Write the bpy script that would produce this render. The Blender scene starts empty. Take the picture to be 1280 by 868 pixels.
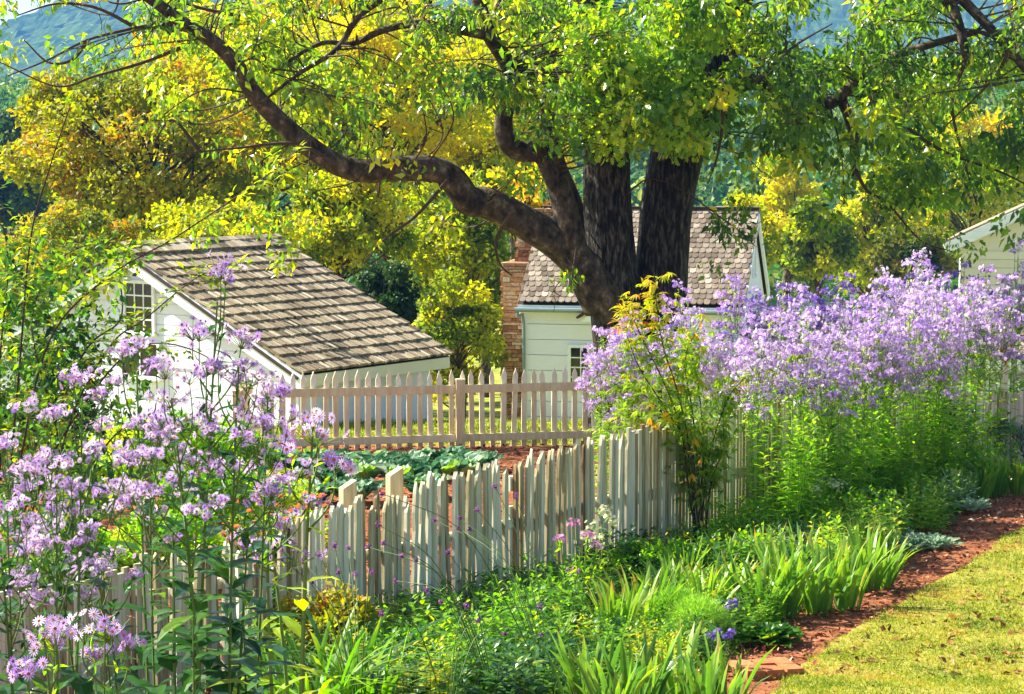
import bpy, math, random
import numpy as np
from mathutils import Vector, noise as mnoise
C = bpy.context.scene
COL = C.collection
R = np.random.default_rng(7)
rnd = random.Random(11)
PI = math.pi
# ------------------------------------------------------------------ camera geometry
F, CX, CY, EYE = 2800.0, 640.0, 434.0, 4.5
PITCH = math.atan(264 / F)
cp, sp = math.cos(PITCH), math.sin(PITCH)
def at(px, py, Y):
    u, v = (px - CX) / F, (CY - py) / F
    dy, dz = cp + v * sp, -sp + v * cp
    k = Y / dy
    return np.array([u * k, Y, EYE + dz * k])
def pix(p):
    x, y, z = p[0], p[1], p[2] - EYE
    d = y * cp - z * sp; v = (y * sp + z * cp) / d
    return CX + F * x / d, CY - F * v
GY = [-40, 0, 8, 11, 14, 17, 20, 28, 34, 39, 48, 60, 90, 200, 420, 1600]
GZ = [3.4, 2.9, 1.75, 1.2, .62, .16, .04, 0, -.24, -.5, -1.9, -3.2, -5, -11, -14, -16]
FA, FB = np.array([-3.6, 15.6]), np.array([7.6, 32.0])      # near fence line in plan
FD = (FB - FA) / np.linalg.norm(FB - FA)
def side(x, y):                                             # distance to the right of the near fence
    return (x - FA[0]) * FD[1] - (y - FA[1]) * FD[0]
def gz(x, y):
    z = np.interp(y, GY, GZ)
    s = np.clip(side(x, y) / 3.5, 0, 1) * np.clip((y - 14) / 5, 0, 1) * np.clip((45 - y) / 12, 0, 1)
    return z + .22 * s * s * (3 - 2 * s)
def gp(px, Y):
    x = (px - CX) / F * Y
    for _ in range(3):
        z = float(gz(x, Y)); x = (px - CX) / F * (Y * cp + (EYE - z) * sp)
    return np.array([x, Y, float(gz(x, Y))])
def gpix(px, py):                                           # ground point seen at a pixel
    lo, hi = 8., 200.
    for _ in range(40):
        m = (lo + hi) / 2
        if pix(gp(px, m))[1] > py: lo = m
        else: hi = m
    return gp(px, lo)
# ------------------------------------------------------------------ mesh builder
class G:
    def __init__(s): s.v = []; s.f = []; s.m = []; s.a = []; s.n = 0
    def add(s, V, Fs, a=.5, mat=0):
        V = np.asarray(V, float).reshape(-1, 3)
        s.v.append(V); s.a.append(np.broadcast_to(np.asarray(a, float), (len(V),)).copy())
        for f in Fs:
            f = np.asarray(f)
            if f.ndim == 1: f = f[None]
            s.f.append(f + s.n); s.m.append(np.full(len(f), mat))
        s.n += len(V); return s
    def inst(s, T, pos, M, sc, a=.5, mat=0):
        TV, TF = T; k = len(TV); N = len(pos)
        if N == 0: return s
        sc = np.asarray(sc, float)
        if sc.ndim == 0: sc = np.full((N, 3), sc)
        if sc.ndim == 1: sc = np.repeat(sc[:, None], 3, 1)
        V = np.einsum('nij,nkj->nki', M, TV[None] * sc[:, None, :]) + pos[:, None, :]
        off = (np.arange(N) * k)[:, None, None]
        aa = np.repeat(np.broadcast_to(np.asarray(a, float), (N,)), k)
        s.v.append(V.reshape(-1, 3)); s.a.append(aa)
        for f in TF:
            f = np.asarray(f); s.f.append((f[None] + off).reshape(-1, f.shape[1]) + s.n); s.m.append(np.full(N * len(f), mat))
        s.n += N * k; return s
    def build(s, name, mats, parent=None, smooth=False):
        me = bpy.data.meshes.new(name)
        V = np.concatenate(s.v); A = np.concatenate(s.a)
        cnt = np.concatenate([np.full(len(f), f.shape[1]) for f in s.f]); loops = np.concatenate([f.ravel() for f in s.f])
        me.vertices.add(len(V)); me.vertices.foreach_set('co', V.ravel().astype(np.float32))
        me.loops.add(len(loops)); me.loops.foreach_set('vertex_index', loops.astype(np.int32))
        st = np.concatenate([[0], np.cumsum(cnt)[:-1]])
        me.polygons.add(len(cnt)); me.polygons.foreach_set('loop_start', st.astype(np.int32)); me.polygons.foreach_set('loop_total', cnt.astype(np.int32))
        me.polygons.foreach_set('material_index', np.concatenate(s.m).astype(np.int32))
        me.polygons.foreach_set('use_smooth', np.full(len(cnt), bool(smooth)))
        at_ = me.attributes.new('tint', 'FLOAT', 'POINT'); at_.data.foreach_set('value', A.astype(np.float32))
        me.update(calc_edges=True)
        if not isinstance(mats, (list, tuple)): mats = [mats]
        for m in mats: me.materials.append(m)
        o = bpy.data.objects.new(name, me); COL.objects.link(o)
        if parent: o.parent = parent
        return o
def tag(o, label=None, cat=None, group=None, kind=None):
    for k, v in (('label', label), ('category', cat), ('group', group), ('kind', kind)):
        if v: o[k] = v
    return o
def thing(name, label, cat, loc=(0, 0, 0), rz=0, group=None):
    o = bpy.data.objects.new(name, None); COL.objects.link(o); o.empty_display_size = .1
    o.location = loc; o.rotation_euler = (0, 0, rz); return tag(o, label, cat, group)
KIDS = {}
def kids(o): return [c for c in bpy.data.objects if c.parent == o]
def dup(o, loc=None, rz=None, sc=None, label=None, parent=None, group=None):
    c = o.copy(); COL.objects.link(c)
    if parent: c.parent = parent
    if o.name not in KIDS: KIDS[o.name] = kids(o)
    for k in KIDS[o.name]: dup(k, parent=c)
    if loc is not None: c.location = loc
    if rz is not None: c.rotation_euler = (0, 0, rz)
    if sc is not None: c.scale = (sc, sc, sc) if np.isscalar(sc) else sc
    if label: c['label'] = label
    if group: c['group'] = group
    return c
def norm(v): return v / np.maximum(np.linalg.norm(v, axis=-1, keepdims=True), 1e-9)
def frames(d, n):                                           # leaf axis y = d, normal z ~ n
    d = norm(np.asarray(d, float)); n = np.asarray(n, float)
    x = norm(np.cross(d, n)); z = np.cross(x, d)
    return np.stack([x, d, z], -1)
def rv(n, up=0., s=1.):
    v = R.normal(size=(n, 3)) * s; v[:, 2] += up; return norm(v)
# templates (length 1 along y)
T_leaf = (np.array([(0, 0, 0), (-.24, .38, .06), (0, .42, 0), (.24, .38, .06), (0, 1, -.1)]), [np.array([(0, 2, 1), (0, 3, 2), (1, 2, 4), (2, 3, 4)])])
T_lance = (np.array([(0, 0, 0), (-.11, .35, .05), (0, .38, .02), (.11, .35, .05), (-.07, .72, 0), (0, .74, -.04), (.07, .72, 0), (0, 1, -.16)]),
           [np.array([(0, 2, 1), (0, 3, 2), (4, 5, 7), (5, 6, 7)]), np.array([(1, 2, 5, 4), (2, 3, 6, 5)])])
T_quad = (np.array([(0, 0, 0), (-.33, .5, .08), (0, 1, 0), (.33, .5, .08)]), [np.array([(0, 3, 2), (0, 2, 1)])])
def _oak():
    o = [(0, 0), (.1, .18), (.26, .24), (.14, .38), (.34, .5), (.17, .62), (.24, .8), (.08, .86), (0, 1)]
    L = [(-x, y) for x, y in o[1:-1]]; V = [(x, y, abs(x) * .35) for x, y in o] + [(x, y, abs(x) * .35) for x, y in L]
    V += [(0, .3, 0), (0, .6, 0)]; n = len(o); c0, c1 = len(V) - 2, len(V) - 1
    Fc = []
    for i in range(n - 1):
        c = c0 if o[i][1] < .45 else c1
        Fc.append((i, i + 1, c))
        a = n + i - 1 if i > 0 else 0; b = n + i if i < n - 2 else n - 1
        Fc.append((b, a, c))
    Fc.append((4, c1, c0)); Fc.append((n + 3, c0, c1))
    return np.array(V), [np.array(Fc)]
T_oak = _oak()
def _broad(nx=4, ny=6, w=.38, crinkle=.05):
    V = []
    for j in range(ny + 1):
        t = j / ny; ww = w * math.sin(PI * min(1, .08 + t ** .75 * .92)) ** .7 if j < ny else .02
        for i in range(nx + 1):
            s_ = i / nx * 2 - 1
            V.append((s_ * ww, t, abs(s_) * .12 + crinkle * math.sin(9 * t + 5 * s_) * abs(s_) - .35 * t * t))
    Fc = [(j * (nx + 1) + i, j * (nx + 1) + i + 1, (j + 1) * (nx + 1) + i + 1, (j + 1) * (nx + 1) + i) for j in range(ny) for i in range(nx)]
    return np.array(V), [np.array(Fc)]
T_broad = _broad(); T_collard = _broad(6, 7, .42, .11)
def _flower(n, r0=.12, w=.13, lift=.1):
    V = []; Fc = []
    for k in range(n):
        a = 2 * PI * k / n; c, s_ = math.cos(a), math.sin(a)
        for rr, ww in ((r0, w * .5), (.7, w), (1, w * .35)):
            z = lift * rr + .04 * (k % 2)
            V += [(c * rr - s_ * ww, s_ * rr + c * ww, z), (c * rr + s_ * ww, s_ * rr - c * ww, z)]
        b = k * 6; Fc += [(b, b + 1, b + 3, b + 2), (b + 2, b + 3, b + 5, b + 4)]
    return np.array(V), [np.array(Fc)]
T_fl = _flower(13, .12, .10); T_flfar = _flower(6, .1, .26)
def _dome(n=7):
    V = [(math.cos(2 * PI * k / n), math.sin(2 * PI * k / n), 0) for k in range(n)] + [(.6 * math.cos(2 * PI * k / n), .6 * math.sin(2 * PI * k / n), .5) for k in range(n)] + [(0, 0, .7)]
    return np.array(V), [np.array([(k, (k + 1) % n, n + (k + 1) % n, n + k) for k in range(n)]), np.array([(n + k, n + (k + 1) % n, 2 * n) for k in range(n)])]
T_dome = _dome()
def _box():
    V = np.array([(x, y, z) for z in (0, 1) for y in (-.5, .5) for x in (-.5, .5)])
    return V, [np.array([(0, 2, 3, 1), (4, 5, 7, 6), (0, 1, 5, 4), (2, 6, 7, 3), (0, 4, 6, 2), (1, 3, 7, 5)])]
T_box = _box()
EYE3 = np.eye(3)
def Rz(a): c, s_ = math.cos(a), math.sin(a); return np.array([[c, -s_, 0], [s_, c, 0], [0, 0, 1.]])
def tube(g, P, rad, seg=6, a=.5, mat=0, ridges=0., cap=True):
    P = np.asarray(P, float); n = len(P); rad = np.broadcast_to(np.asarray(rad, float), (n,))
    T = norm(np.gradient(P, axis=0)); up = np.array([0, 0, 1.]) if abs(T[0][2]) < .9 else np.array([1., 0, 0])
    X = norm(np.cross(T[0], up)); V = []
    ang = np.arange(seg) * 2 * PI / seg
    for i in range(n):
        X = norm(X - T[i] * np.dot(X, T[i])); Y = np.cross(T[i], X)
        r = rad[i] * np.ones(seg)
        if ridges:
            for k in range(seg):
                q = Vector((math.cos(ang[k]) * 2.2, math.sin(ang[k]) * 2.2, P[i][2] * .5 + P[i][0] * .3))
                r[k] *= 1 + ridges * mnoise.noise(q) * 1.6 + ridges * .35 * mnoise.noise(q * 4)
        V.append(P[i] + r[:, None] * (np.cos(ang)[:, None] * X + np.sin(ang)[:, None] * Y))
    V = np.concatenate(V); i = np.arange(n - 1)[:, None] * seg; k = np.arange(seg)[None]; k2 = (k + 1) % seg
    Q = np.stack([i + k, i + k2, i + seg + k2, i + seg + k], -1).reshape(-1, 4)
    Fs = [Q]
    if cap and seg > 3: Fs += [np.arange(seg)[::-1][None], (np.arange(seg) + (n - 1) * seg)[None]]
    g.add(V, Fs, a, mat)
def catmull(P, m=6):
    P = np.asarray(P, float); Q = np.concatenate([[2 * P[0] - P[1]], P, [2 * P[-1] - P[-2]]]); out = []
    for i in range(1, len(Q) - 2):
        for t in np.linspace(0, 1, m, endpoint=False):
            a, b, c, d = Q[i - 1], Q[i], Q[i + 1], Q[i + 2]
            out.append(.5 * (2 * b + (c - a) * t + (2 * a - 5 * b + 4 * c - d) * t * t + (3 * b - a - 3 * c + d) * t ** 3))
    out.append(P[-1]); return np.array(out)
def box(g, c, s_, rz=0, a=.5, mat=0, M=None):                # c = centre of the base
    g.inst(T_box, np.array([c], float), (Rz(rz) if M is None else M)[None], np.array([s_], float), a, mat)
# ------------------------------------------------------------------ materials
def newmat(name):
    m = bpy.data.materials.new(name); m.use_nodes = True; nt = m.node_tree
    return m, nt, nt.nodes, nt.links, nt.nodes['Principled BSDF']
def ramp(ns, stops):
    r = ns.new('ShaderNodeValToRGB'); e = r.color_ramp.elements
    while len(e) < len(stops): e.new(.5)
    for k, (p, c) in enumerate(stops): e[k].position = p; e[k].color = (*c, 1)
    return r
def leafmat(name, stops, trans=.5, rough=.5, boost=1.6, spec=.25):
    m, nt, ns, ln, b = newmat(name)
    at_ = ns.new('ShaderNodeAttribute'); at_.attribute_name = 'tint'
    r = ramp(ns, stops); oi = ns.new('ShaderNodeObjectInfo'); oa = ns.new('ShaderNodeMath'); oa.operation = 'MULTIPLY_ADD'; oa.inputs[1].default_value = .22; oa.inputs[2].default_value = -.11
    ob = ns.new('ShaderNodeMath'); ln.new(oi.outputs['Random'], oa.inputs[0]); ln.new(oa.outputs[0], ob.inputs[0]); ln.new(at_.outputs['Fac'], ob.inputs[1]); ln.new(ob.outputs[0], r.inputs[0])
    tn = ns.new('ShaderNodeTexNoise'); tn.inputs['Scale'].default_value = 30
    hv = ns.new('ShaderNodeHueSaturation'); mr = ns.new('ShaderNodeMapRange'); mr.inputs[3].default_value = .7; mr.inputs[4].default_value = 1.3
    tc = ns.new('ShaderNodeTexCoord'); ln.new(tc.outputs['Object'], tn.inputs['Vector'])
    ln.new(tn.outputs[0], mr.inputs[0]); ln.new(mr.outputs[0], hv.inputs['Value']); ln.new(r.outputs[0], hv.inputs['Color'])
    ln.new(hv.outputs[0], b.inputs['Base Color']); b.inputs['Roughness'].default_value = rough; b.inputs['Specular IOR Level'].default_value = spec
    t = ns.new('ShaderNodeBsdfTranslucent'); h2 = ns.new('ShaderNodeHueSaturation'); h2.inputs['Value'].default_value = boost; h2.inputs['Saturation'].default_value = 1.08
    ln.new(hv.outputs[0], h2.inputs['Color']); ln.new(h2.outputs[0], t.inputs[0])
    mx = ns.new('ShaderNodeMixShader'); mx.inputs[0].default_value = trans
    ln.new(b.outputs[0], mx.inputs[1]); ln.new(t.outputs[0], mx.inputs[2]); ln.new(mx.outputs[0], ns['Material Output'].inputs[0])
    return m
def tintmat(name, stops, rough=.8, nscale=(8, 8, 8), nmix=.5, bump=.3, bscale=40, objrand=0., detail=6, spec=.3, dist=.02):
    """ramp driven by tint attribute + stretched noise; bump"""
    m, nt, ns, ln, b = newmat(name)
    at_ = ns.new('ShaderNodeAttribute'); at_.attribute_name = 'tint'
    tc = ns.new('ShaderNodeTexCoord'); mp = ns.new('ShaderNodeMapping'); mp.inputs['Scale'].default_value = nscale
    tn = ns.new('ShaderNodeTexNoise'); tn.inputs['Scale'].default_value = 1; tn.inputs['Detail'].default_value = detail; tn.inputs['Roughness'].default_value = .65
    ln.new(tc.outputs['Object'], mp.inputs[0]); ln.new(mp.outputs[0], tn.inputs['Vector'])
    a1 = ns.new('ShaderNodeMath'); a1.operation = 'MULTIPLY_ADD'; a1.inputs[1].default_value = nmix * 2.2; a1.inputs[2].default_value = -nmix * 1.1
    ln.new(tn.outputs[0], a1.inputs[0]); a2 = ns.new('ShaderNodeMath'); ln.new(a1.outputs[0], a2.inputs[0]); ln.new(at_.outputs['Fac'], a2.inputs[1])
    last = a2
    if objrand:
        oi = ns.new('ShaderNodeObjectInfo'); a3 = ns.new('ShaderNodeMath'); a3.operation = 'MULTIPLY_ADD'; a3.inputs[1].default_value = objrand; a3.inputs[2].default_value = -objrand / 2
        ln.new(oi.outputs['Random'], a3.inputs[0]); a4 = ns.new('ShaderNodeMath'); ln.new(a3.outputs[0], a4.inputs[0]); ln.new(last.outputs[0], a4.inputs[1]); last = a4
        vm = ns.new('ShaderNodeVectorMath'); vm.operation = 'MULTIPLY_ADD'; vm.inputs[1].default_value = (17, 17, 17)
        cb = ns.new('ShaderNodeCombineXYZ'); [ln.new(oi.outputs['Random'], cb.inputs[i]) for i in range(3)]
        ln.new(cb.outputs[0], vm.inputs[0]); ln.new(tc.outputs['Object'], vm.inputs[2]); ln.new(vm.outputs[0], mp.inputs[0])
    r = ramp(ns, stops); ln.new(last.outputs[0], r.inputs[0]); ln.new(r.outputs[0], b.inputs['Base Color'])
    b.inputs['Roughness'].default_value = rough; b.inputs['Specular IOR Level'].default_value = spec
    if bump:
        t2 = ns.new('ShaderNodeTexNoise'); t2.inputs['Scale'].default_value = bscale / max(nscale); t2.inputs['Detail'].default_value = 5
        ln.new(mp.outputs[0], t2.inputs['Vector']); bp = ns.new('ShaderNodeBump'); bp.inputs['Strength'].default_value = bump; bp.inputs['Distance'].default_value = dist
        ln.new(t2.outputs[0], bp.inputs['Height']); ln.new(bp.outputs[0], b.inputs['Normal'])
    return m
def flat(name, col, rough=.7, spec=.3, metal=0.):
    m, nt, ns, ln, b = newmat(name); b.inputs['Base Color'].default_value = (*col, 1); b.inputs['Roughness'].default_value = rough
    b.inputs['Specular IOR Level'].default_value = spec; b.inputs['Metallic'].default_value = metal
    tn = ns.new('ShaderNodeTexNoise'); tn.inputs['Scale'].default_value = 14; tn.inputs['Detail'].default_value = 6
    mr = ns.new('ShaderNodeMapRange'); mr.inputs[3].default_value = .75; mr.inputs[4].default_value = 1.25
    hv = ns.new('ShaderNodeHueSaturation'); hv.inputs['Color'].default_value = (*col, 1)
    ln.new(tn.outputs[0], mr.inputs[0]); ln.new(mr.outputs[0], hv.inputs['Value']); ln.new(hv.outputs[0], b.inputs['Base Color'])
    return m
M = {}
M['oak'] = leafmat('oak_leaf', [(0, (.03, .075, .015)), (.35, (.12, .22, .02)), (.6, (.29, .34, .03)), (.82, (.50, .42, .03)), (1, (.50, .20, .03))], .58, .3, 2.2, .5)
M['oak2'] = leafmat('sun_painted_leaf', [(0, (.07, .17, .02)), (.3, (.19, .34, .03)), (.75, (.52, .56, .04)), (1, (.60, .42, .03))], .5, .35, 2.0, .5)  # brighter copy of the oak leaf, with sunlight put into its colour
M['yel'] = leafmat('autumn_leaf', [(0, (.06, .11, .015)), (.3, (.20, .26, .02)), (.6, (.50, .46, .02)), (.88, (.64, .42, .02)), (1, (.60, .26, .03))], .55, .5, 1.9)
M['dark'] = leafmat('evergreen_leaf', [(0, (.010, .030, .010)), (.5, (.03, .075, .015)), (.85, (.09, .14, .02)), (1, (.28, .24, .02))], .35)
M['rust'] = leafmat('rust_green_leaf', [(0, (.03, .07, .012)), (.45, (.14, .19, .02)), (.75, (.36, .35, .02)), (.95, (.45, .26, .03)), (1, (.40, .14, .03))], .45)
M['vine'] = leafmat('rose_leaf', [(0, (.012, .05, .018)), (.4, (.08, .20, .025)), (.75, (.38, .50, .03)), (1, (.60, .48, .03))], .5, .35)
M['green'] = leafmat('fresh_leaf', [(0, (.04, .13, .015)), (.45, (.15, .34, .02)), (.8, (.32, .50, .03)), (1, (.55, .52, .04))], .5, .35, 1.9, .35)
M['deep'] = leafmat('deep_leaf', [(0, (.010, .045, .010)), (.5, (.03, .11, .015)), (.85, (.08, .20, .02)), (1, (.22, .30, .03))], .35, .3, spec=.4)
M['iris'] = leafmat('iris_leaf', [(0, (.05, .14, .03)), (.5, (.12, .27, .03)), (.85, (.26, .40, .04)), (1, (.42, .26, .06))], .4, .4, 1.5, .4)
M['aleaf'] = leafmat('aster_leaf', [(0, (.03, .12, .02)), (.45, (.16, .35, .02)), (1, (.46, .58, .04))], .56, .35, 2.1)
M['silver'] = leafmat('silver_leaf', [(0, (.14, .24, .14)), (.5, (.30, .42, .26)), (1, (.50, .58, .36))], .3, .7)
M['blue'] = leafmat('collard_leaf', [(0, (.015, .06, .02)), (.35, (.05, .15, .06)), (.65, (.14, .28, .15)), (.85, (.36, .48, .34)), (1, (.28, .48, .05))], .3, .5, spec=.35)
M['feather'] = leafmat('fennel_leaf', [(0, (.12, .28, .03)), (.6, (.24, .45, .05)), (1, (.38, .52, .08))], .5)
M['lilac'] = leafmat('lilac_petal', [(0, (.22, .13, .48)), (.35, (.44, .28, .70)), (.7, (.66, .50, .84)), (1, (.84, .74, .92))], .45, .6, 1.15)
M['violet'] = leafmat('violet_petal', [(0, (.07, .05, .30)), (.6, (.18, .12, .50)), (1, (.42, .24, .66))], .4, .6, 1.2)
M['centre'] = leafmat('flower_centre', [(0, (.14, .03, .02)), (.5, (.55, .16, .02)), (1, (.75, .40, .03))], .1, .8, 1)
M['purple'] = leafmat('verbena_flower', [(0, (.07, .012, .08)), (.5, (.28, .06, .30)), (1, (.62, .26, .62))], .3, .7, 1.2)
M['pink'] = leafmat('pink_flower', [(0, (.55, .16, .42)), (1, (.80, .42, .68))], .4, .6, 1.1)
M['orangef'] = leafmat('orange_flower', [(0, (.60, .06, .015)), (1, (.80, .20, .03))], .3, .6, 1.1)
M['cream'] = leafmat('cream_flower', [(0, (.42, .46, .20)), (1, (.74, .72, .50))], .35, .7, 1.1)
M['grass'] = leafmat('grass_blade', [(0, (.08, .15, .01)), (.42, (.22, .31, .02)), (.78, (.46, .42, .04)), (1, (.50, .28, .10))], .35, .6, 1.3)
M['stem'] = tintmat('green_stem', [(0, (.03, .07, .015)), (.6, (.10, .20, .03)), (1, (.26, .30, .06))], .6, (9, 9, 9), .2, 0)
M['twig'] = tintmat('brown_twig', [(0, (.03, .018, .010)), (1, (.16, .10, .06))], .85, (9, 9, 9), .4, 0)
M['bark'] = tintmat('furrowed_bark', [(.22, (.008, .006, .004)), (.40, (.05, .042, .032)), (.6, (.125, .105, .08)), (.92, (.30, .27, .20))], .95, (20, 20, 4.2), 1.0, 1, 60, dist=.08, detail=8)
M['bark2'] = tintmat('smooth_bark', [(.15, (.015, .011, .008)), (.5, (.085, .062, .038)), (.9, (.34, .27, .17))], .9, (7, 7, 5), .8, .6, 30, dist=.03)
M['paint'] = tintmat('weathered_white_paint', [(.05, (.04, .03, .015)), (.2, (.26, .16, .07)), (.34, (.40, .36, .19)), (.6, (.58, .55, .38)), (.85, (.74, .71, .54)), (1, (.80, .80, .67))], .8, (34, 34, 2.2), .42, .4, 60, objrand=.55, dist=.006)
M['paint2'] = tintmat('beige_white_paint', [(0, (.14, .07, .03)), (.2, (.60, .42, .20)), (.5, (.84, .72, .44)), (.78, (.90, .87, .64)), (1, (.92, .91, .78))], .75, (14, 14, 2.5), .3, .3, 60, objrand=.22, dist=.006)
M['rawwood'] = tintmat('grey_raw_wood', [(0, (.05, .03, .02)), (.5, (.26, .19, .10)), (1, (.66, .58, .36))], .85, (20, 20, 2), .3, .4, 60, dist=.006)
M['wall'] = tintmat('whitewashed_board', [(0, (.30, .27, .22)), (.2, (.76, .78, .86)), (.6, (.84, .84, .94)), (1, (.88, .88, .95))], .8, (2, 2, 14), .3, .2, 40, dist=.01)
M['wallc'] = tintmat('cream_board', [(0, (.35, .30, .20)), (.3, (.66, .60, .46)), (1, (.80, .76, .64))], .8, (2, 2, 10), .25, .2, 40, dist=.01)
M['trim'] = flat('white_trim', (.86, .89, .90), .6)
M['glass'] = flat('dark_window_glass', (.015, .014, .012), .08, .8)
M['shingle'] = tintmat('weathered_shingle', [(0, (.05, .035, .02)), (.35, (.19, .145, .09)), (.65, (.36, .29, .19)), (1, (.58, .50, .36))], .9, (30, 30, 30), .35, .5, 60, dist=.01)
M['scale'] = tintmat('scalloped_shingle', [(0, (.07, .045, .03)), (.5, (.20, .16, .115)), (1, (.45, .38, .29))], .9, (12, 12, 12), .35, .4, 60, dist=.01)
M['stone'] = tintmat('rust_fieldstone', [(0, (.16, .06, .025)), (.35, (.42, .19, .08)), (.7, (.54, .33, .17)), (1, (.70, .55, .36))], .9, (14, 14, 14), .6, .7, 40, dist=.03)
M['mortar'] = flat('mortar', (.22, .14, .08), .95)
M['gutter'] = flat('grey_gutter', (.20, .27, .27), .5)
M['soffit'] = flat('shingle_underlay', (.05, .035, .025), .9)
M['red'] = flat('red_enamel', (.35, .03, .02), .4)
M['brick'] = tintmat('terracotta_brick', [(0, (.16, .05, .02)), (.5, (.42, .15, .05)), (1, (.55, .26, .11))], .9, (14, 14, 14), .5, .7, 60, dist=.01)
M['chip'] = tintmat('mulch_chip', [(0, (.06, .02, .012)), (.5, (.26, .085, .035)), (.85, (.42, .17, .08)), (1, (.55, .38, .24))], .95, (14, 14, 14), .2, 0)
M['dryleaf'] = leafmat('dry_leaf', [(0, (.16, .06, .02)), (1, (.42, .20, .06))], .3)
# ground material: red soil near, grass behind the rear fence, woodland green far away
def groundmat():
    m, nt, ns, ln, b = newmat('ground_soil_and_grass')
    ge = ns.new('ShaderNodeNewGeometry'); sx = ns.new('ShaderNodeSeparateXYZ'); ln.new(ge.outputs['Position'], sx.inputs[0])
    n1 = ns.new('ShaderNodeTexNoise'); n1.inputs['Scale'].default_value = 5; n1.inputs['Detail'].default_value = 9; n1.inputs['Roughness'].default_value = .7
    ln.new(ge.outputs['Position'], n1.inputs['Vector'])
    soil = ramp(ns, [(.3, (.08, .028, .012)), (.5, (.25, .088, .036)), (.7, (.40, .18, .085))]); ln.new(n1.outputs[0], soil.inputs[0])
    n2 = ns.new('ShaderNodeTexNoise'); n2.inputs['Scale'].default_value = 2.2; n2.inputs['Detail'].default_value = 9; ln.new(ge.outputs['Position'], n2.inputs['Vector'])
    gr = ramp(ns, [(.3, (.07, .11, .015)), (.5, (.24, .27, .03)), (.68, (.42, .36, .07))]); ln.new(n2.outputs[0], gr.inputs[0])
    mr = ns.new('ShaderNodeMapRange'); mr.inputs[1].default_value = 34.0; mr.inputs[2].default_value = 34.6
    ln.new(sx.outputs[1], mr.inputs[0]); mx = ns.new('ShaderNodeMixRGB'); ln.new(mr.outputs[0], mx.inputs[0]); ln.new(soil.outputs[0], mx.inputs[1]); ln.new(gr.outputs[0], mx.inputs[2])
    ln.new(mx.outputs[0], b.inputs['Base Color']); b.inputs['Roughness'].default_value = .95; b.inputs['Specular IOR Level'].default_value = .1
    bp = ns.new('ShaderNodeBump'); bp.inputs['Strength'].default_value = .9; bp.inputs['Distance'].default_value = .04
    ln.new(n1.outputs[0], bp.inputs['Height']); ln.new(bp.outputs[0], b.inputs['Normal'])
    return m
M['ground'] = groundmat()
def forestmat(name, cols, sc):
    m, nt, ns, ln, b = newmat(name)
    ge = ns.new('ShaderNodeNewGeometry'); n1 = ns.new('ShaderNodeTexNoise'); n1.inputs['Scale'].default_value = sc; n1.inputs['Detail'].default_value = 10; n1.inputs['Roughness'].default_value = .75
    ln.new(ge.outputs['Position'], n1.inputs['Vector']); r = ramp(ns, cols); ln.new(n1.outputs[0], r.inputs[0]); ln.new(r.outputs[0], b.inputs['Base Color'])
    b.inputs['Roughness'].default_value = 1; b.inputs['Specular IOR Level'].default_value = 0
    return m
M['hill'] = forestmat('mountain_forest', [(.35, (.02, .05, .02)), (.55, (.07, .12, .03)), (.7, (.18, .18, .04))], .05)
M['hillgreen'] = leafmat('hill_tree_leaf', [(0, (.03, .09, .02)), (.5, (.08, .20, .03)), (1, (.28, .32, .04))], .35)
# ------------------------------------------------------------------ world, sun, camera
w = bpy.data.worlds.new('World'); C.world = w; w.use_nodes = True
wn, wl = w.node_tree.nodes, w.node_tree.links
sky = wn.new('ShaderNodeTexSky'); sky.sky_type = 'NISHITA'; sky.sun_disc = False
SAZ, SEL = (-.93, .3675), math.radians(41)
sky.sun_elevation = SEL; sky.sun_rotation = math.atan2(SAZ[0], SAZ[1])
wl.new(sky.outputs[0], wn['Background'].inputs[0]); wn['Background'].inputs[1].default_value = .075
sl = bpy.data.lights.new('sun', 'SUN'); sl.energy = 5.0; sl.angle = math.radians(.5); sl.color = (1, .93, .80)
so = bpy.data.objects.new('sun', sl); COL.objects.link(so)
sv = Vector((SAZ[0] * math.cos(SEL), SAZ[1] * math.cos(SEL), math.sin(SEL)))
so.rotation_euler = sv.to_track_quat('Z', 'Y').to_euler()
cam = bpy.data.cameras.new('camera'); cam.sensor_width = 36; cam.lens = F / 1280 * 36; cam.clip_end = 6000; cam.clip_start = .1
co = bpy.data.objects.new('camera', cam); COL.objects.link(co); co.location = (0, 0, EYE); co.rotation_euler = (PI / 2 - PITCH, 0, 0); C.camera = co
vs = C.view_settings; vs.view_transform = 'Standard'; vs.look = 'None'; vs.gamma = 1; vs.exposure = 1.68
C.render.resolution_x, C.render.resolution_y = 1024, 694
C.cycles.max_bounces = 8; C.cycles.transmission_bounces = 4; C.cycles.diffuse_bounces = 4; C.cycles.volume_bounces = 1
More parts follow.
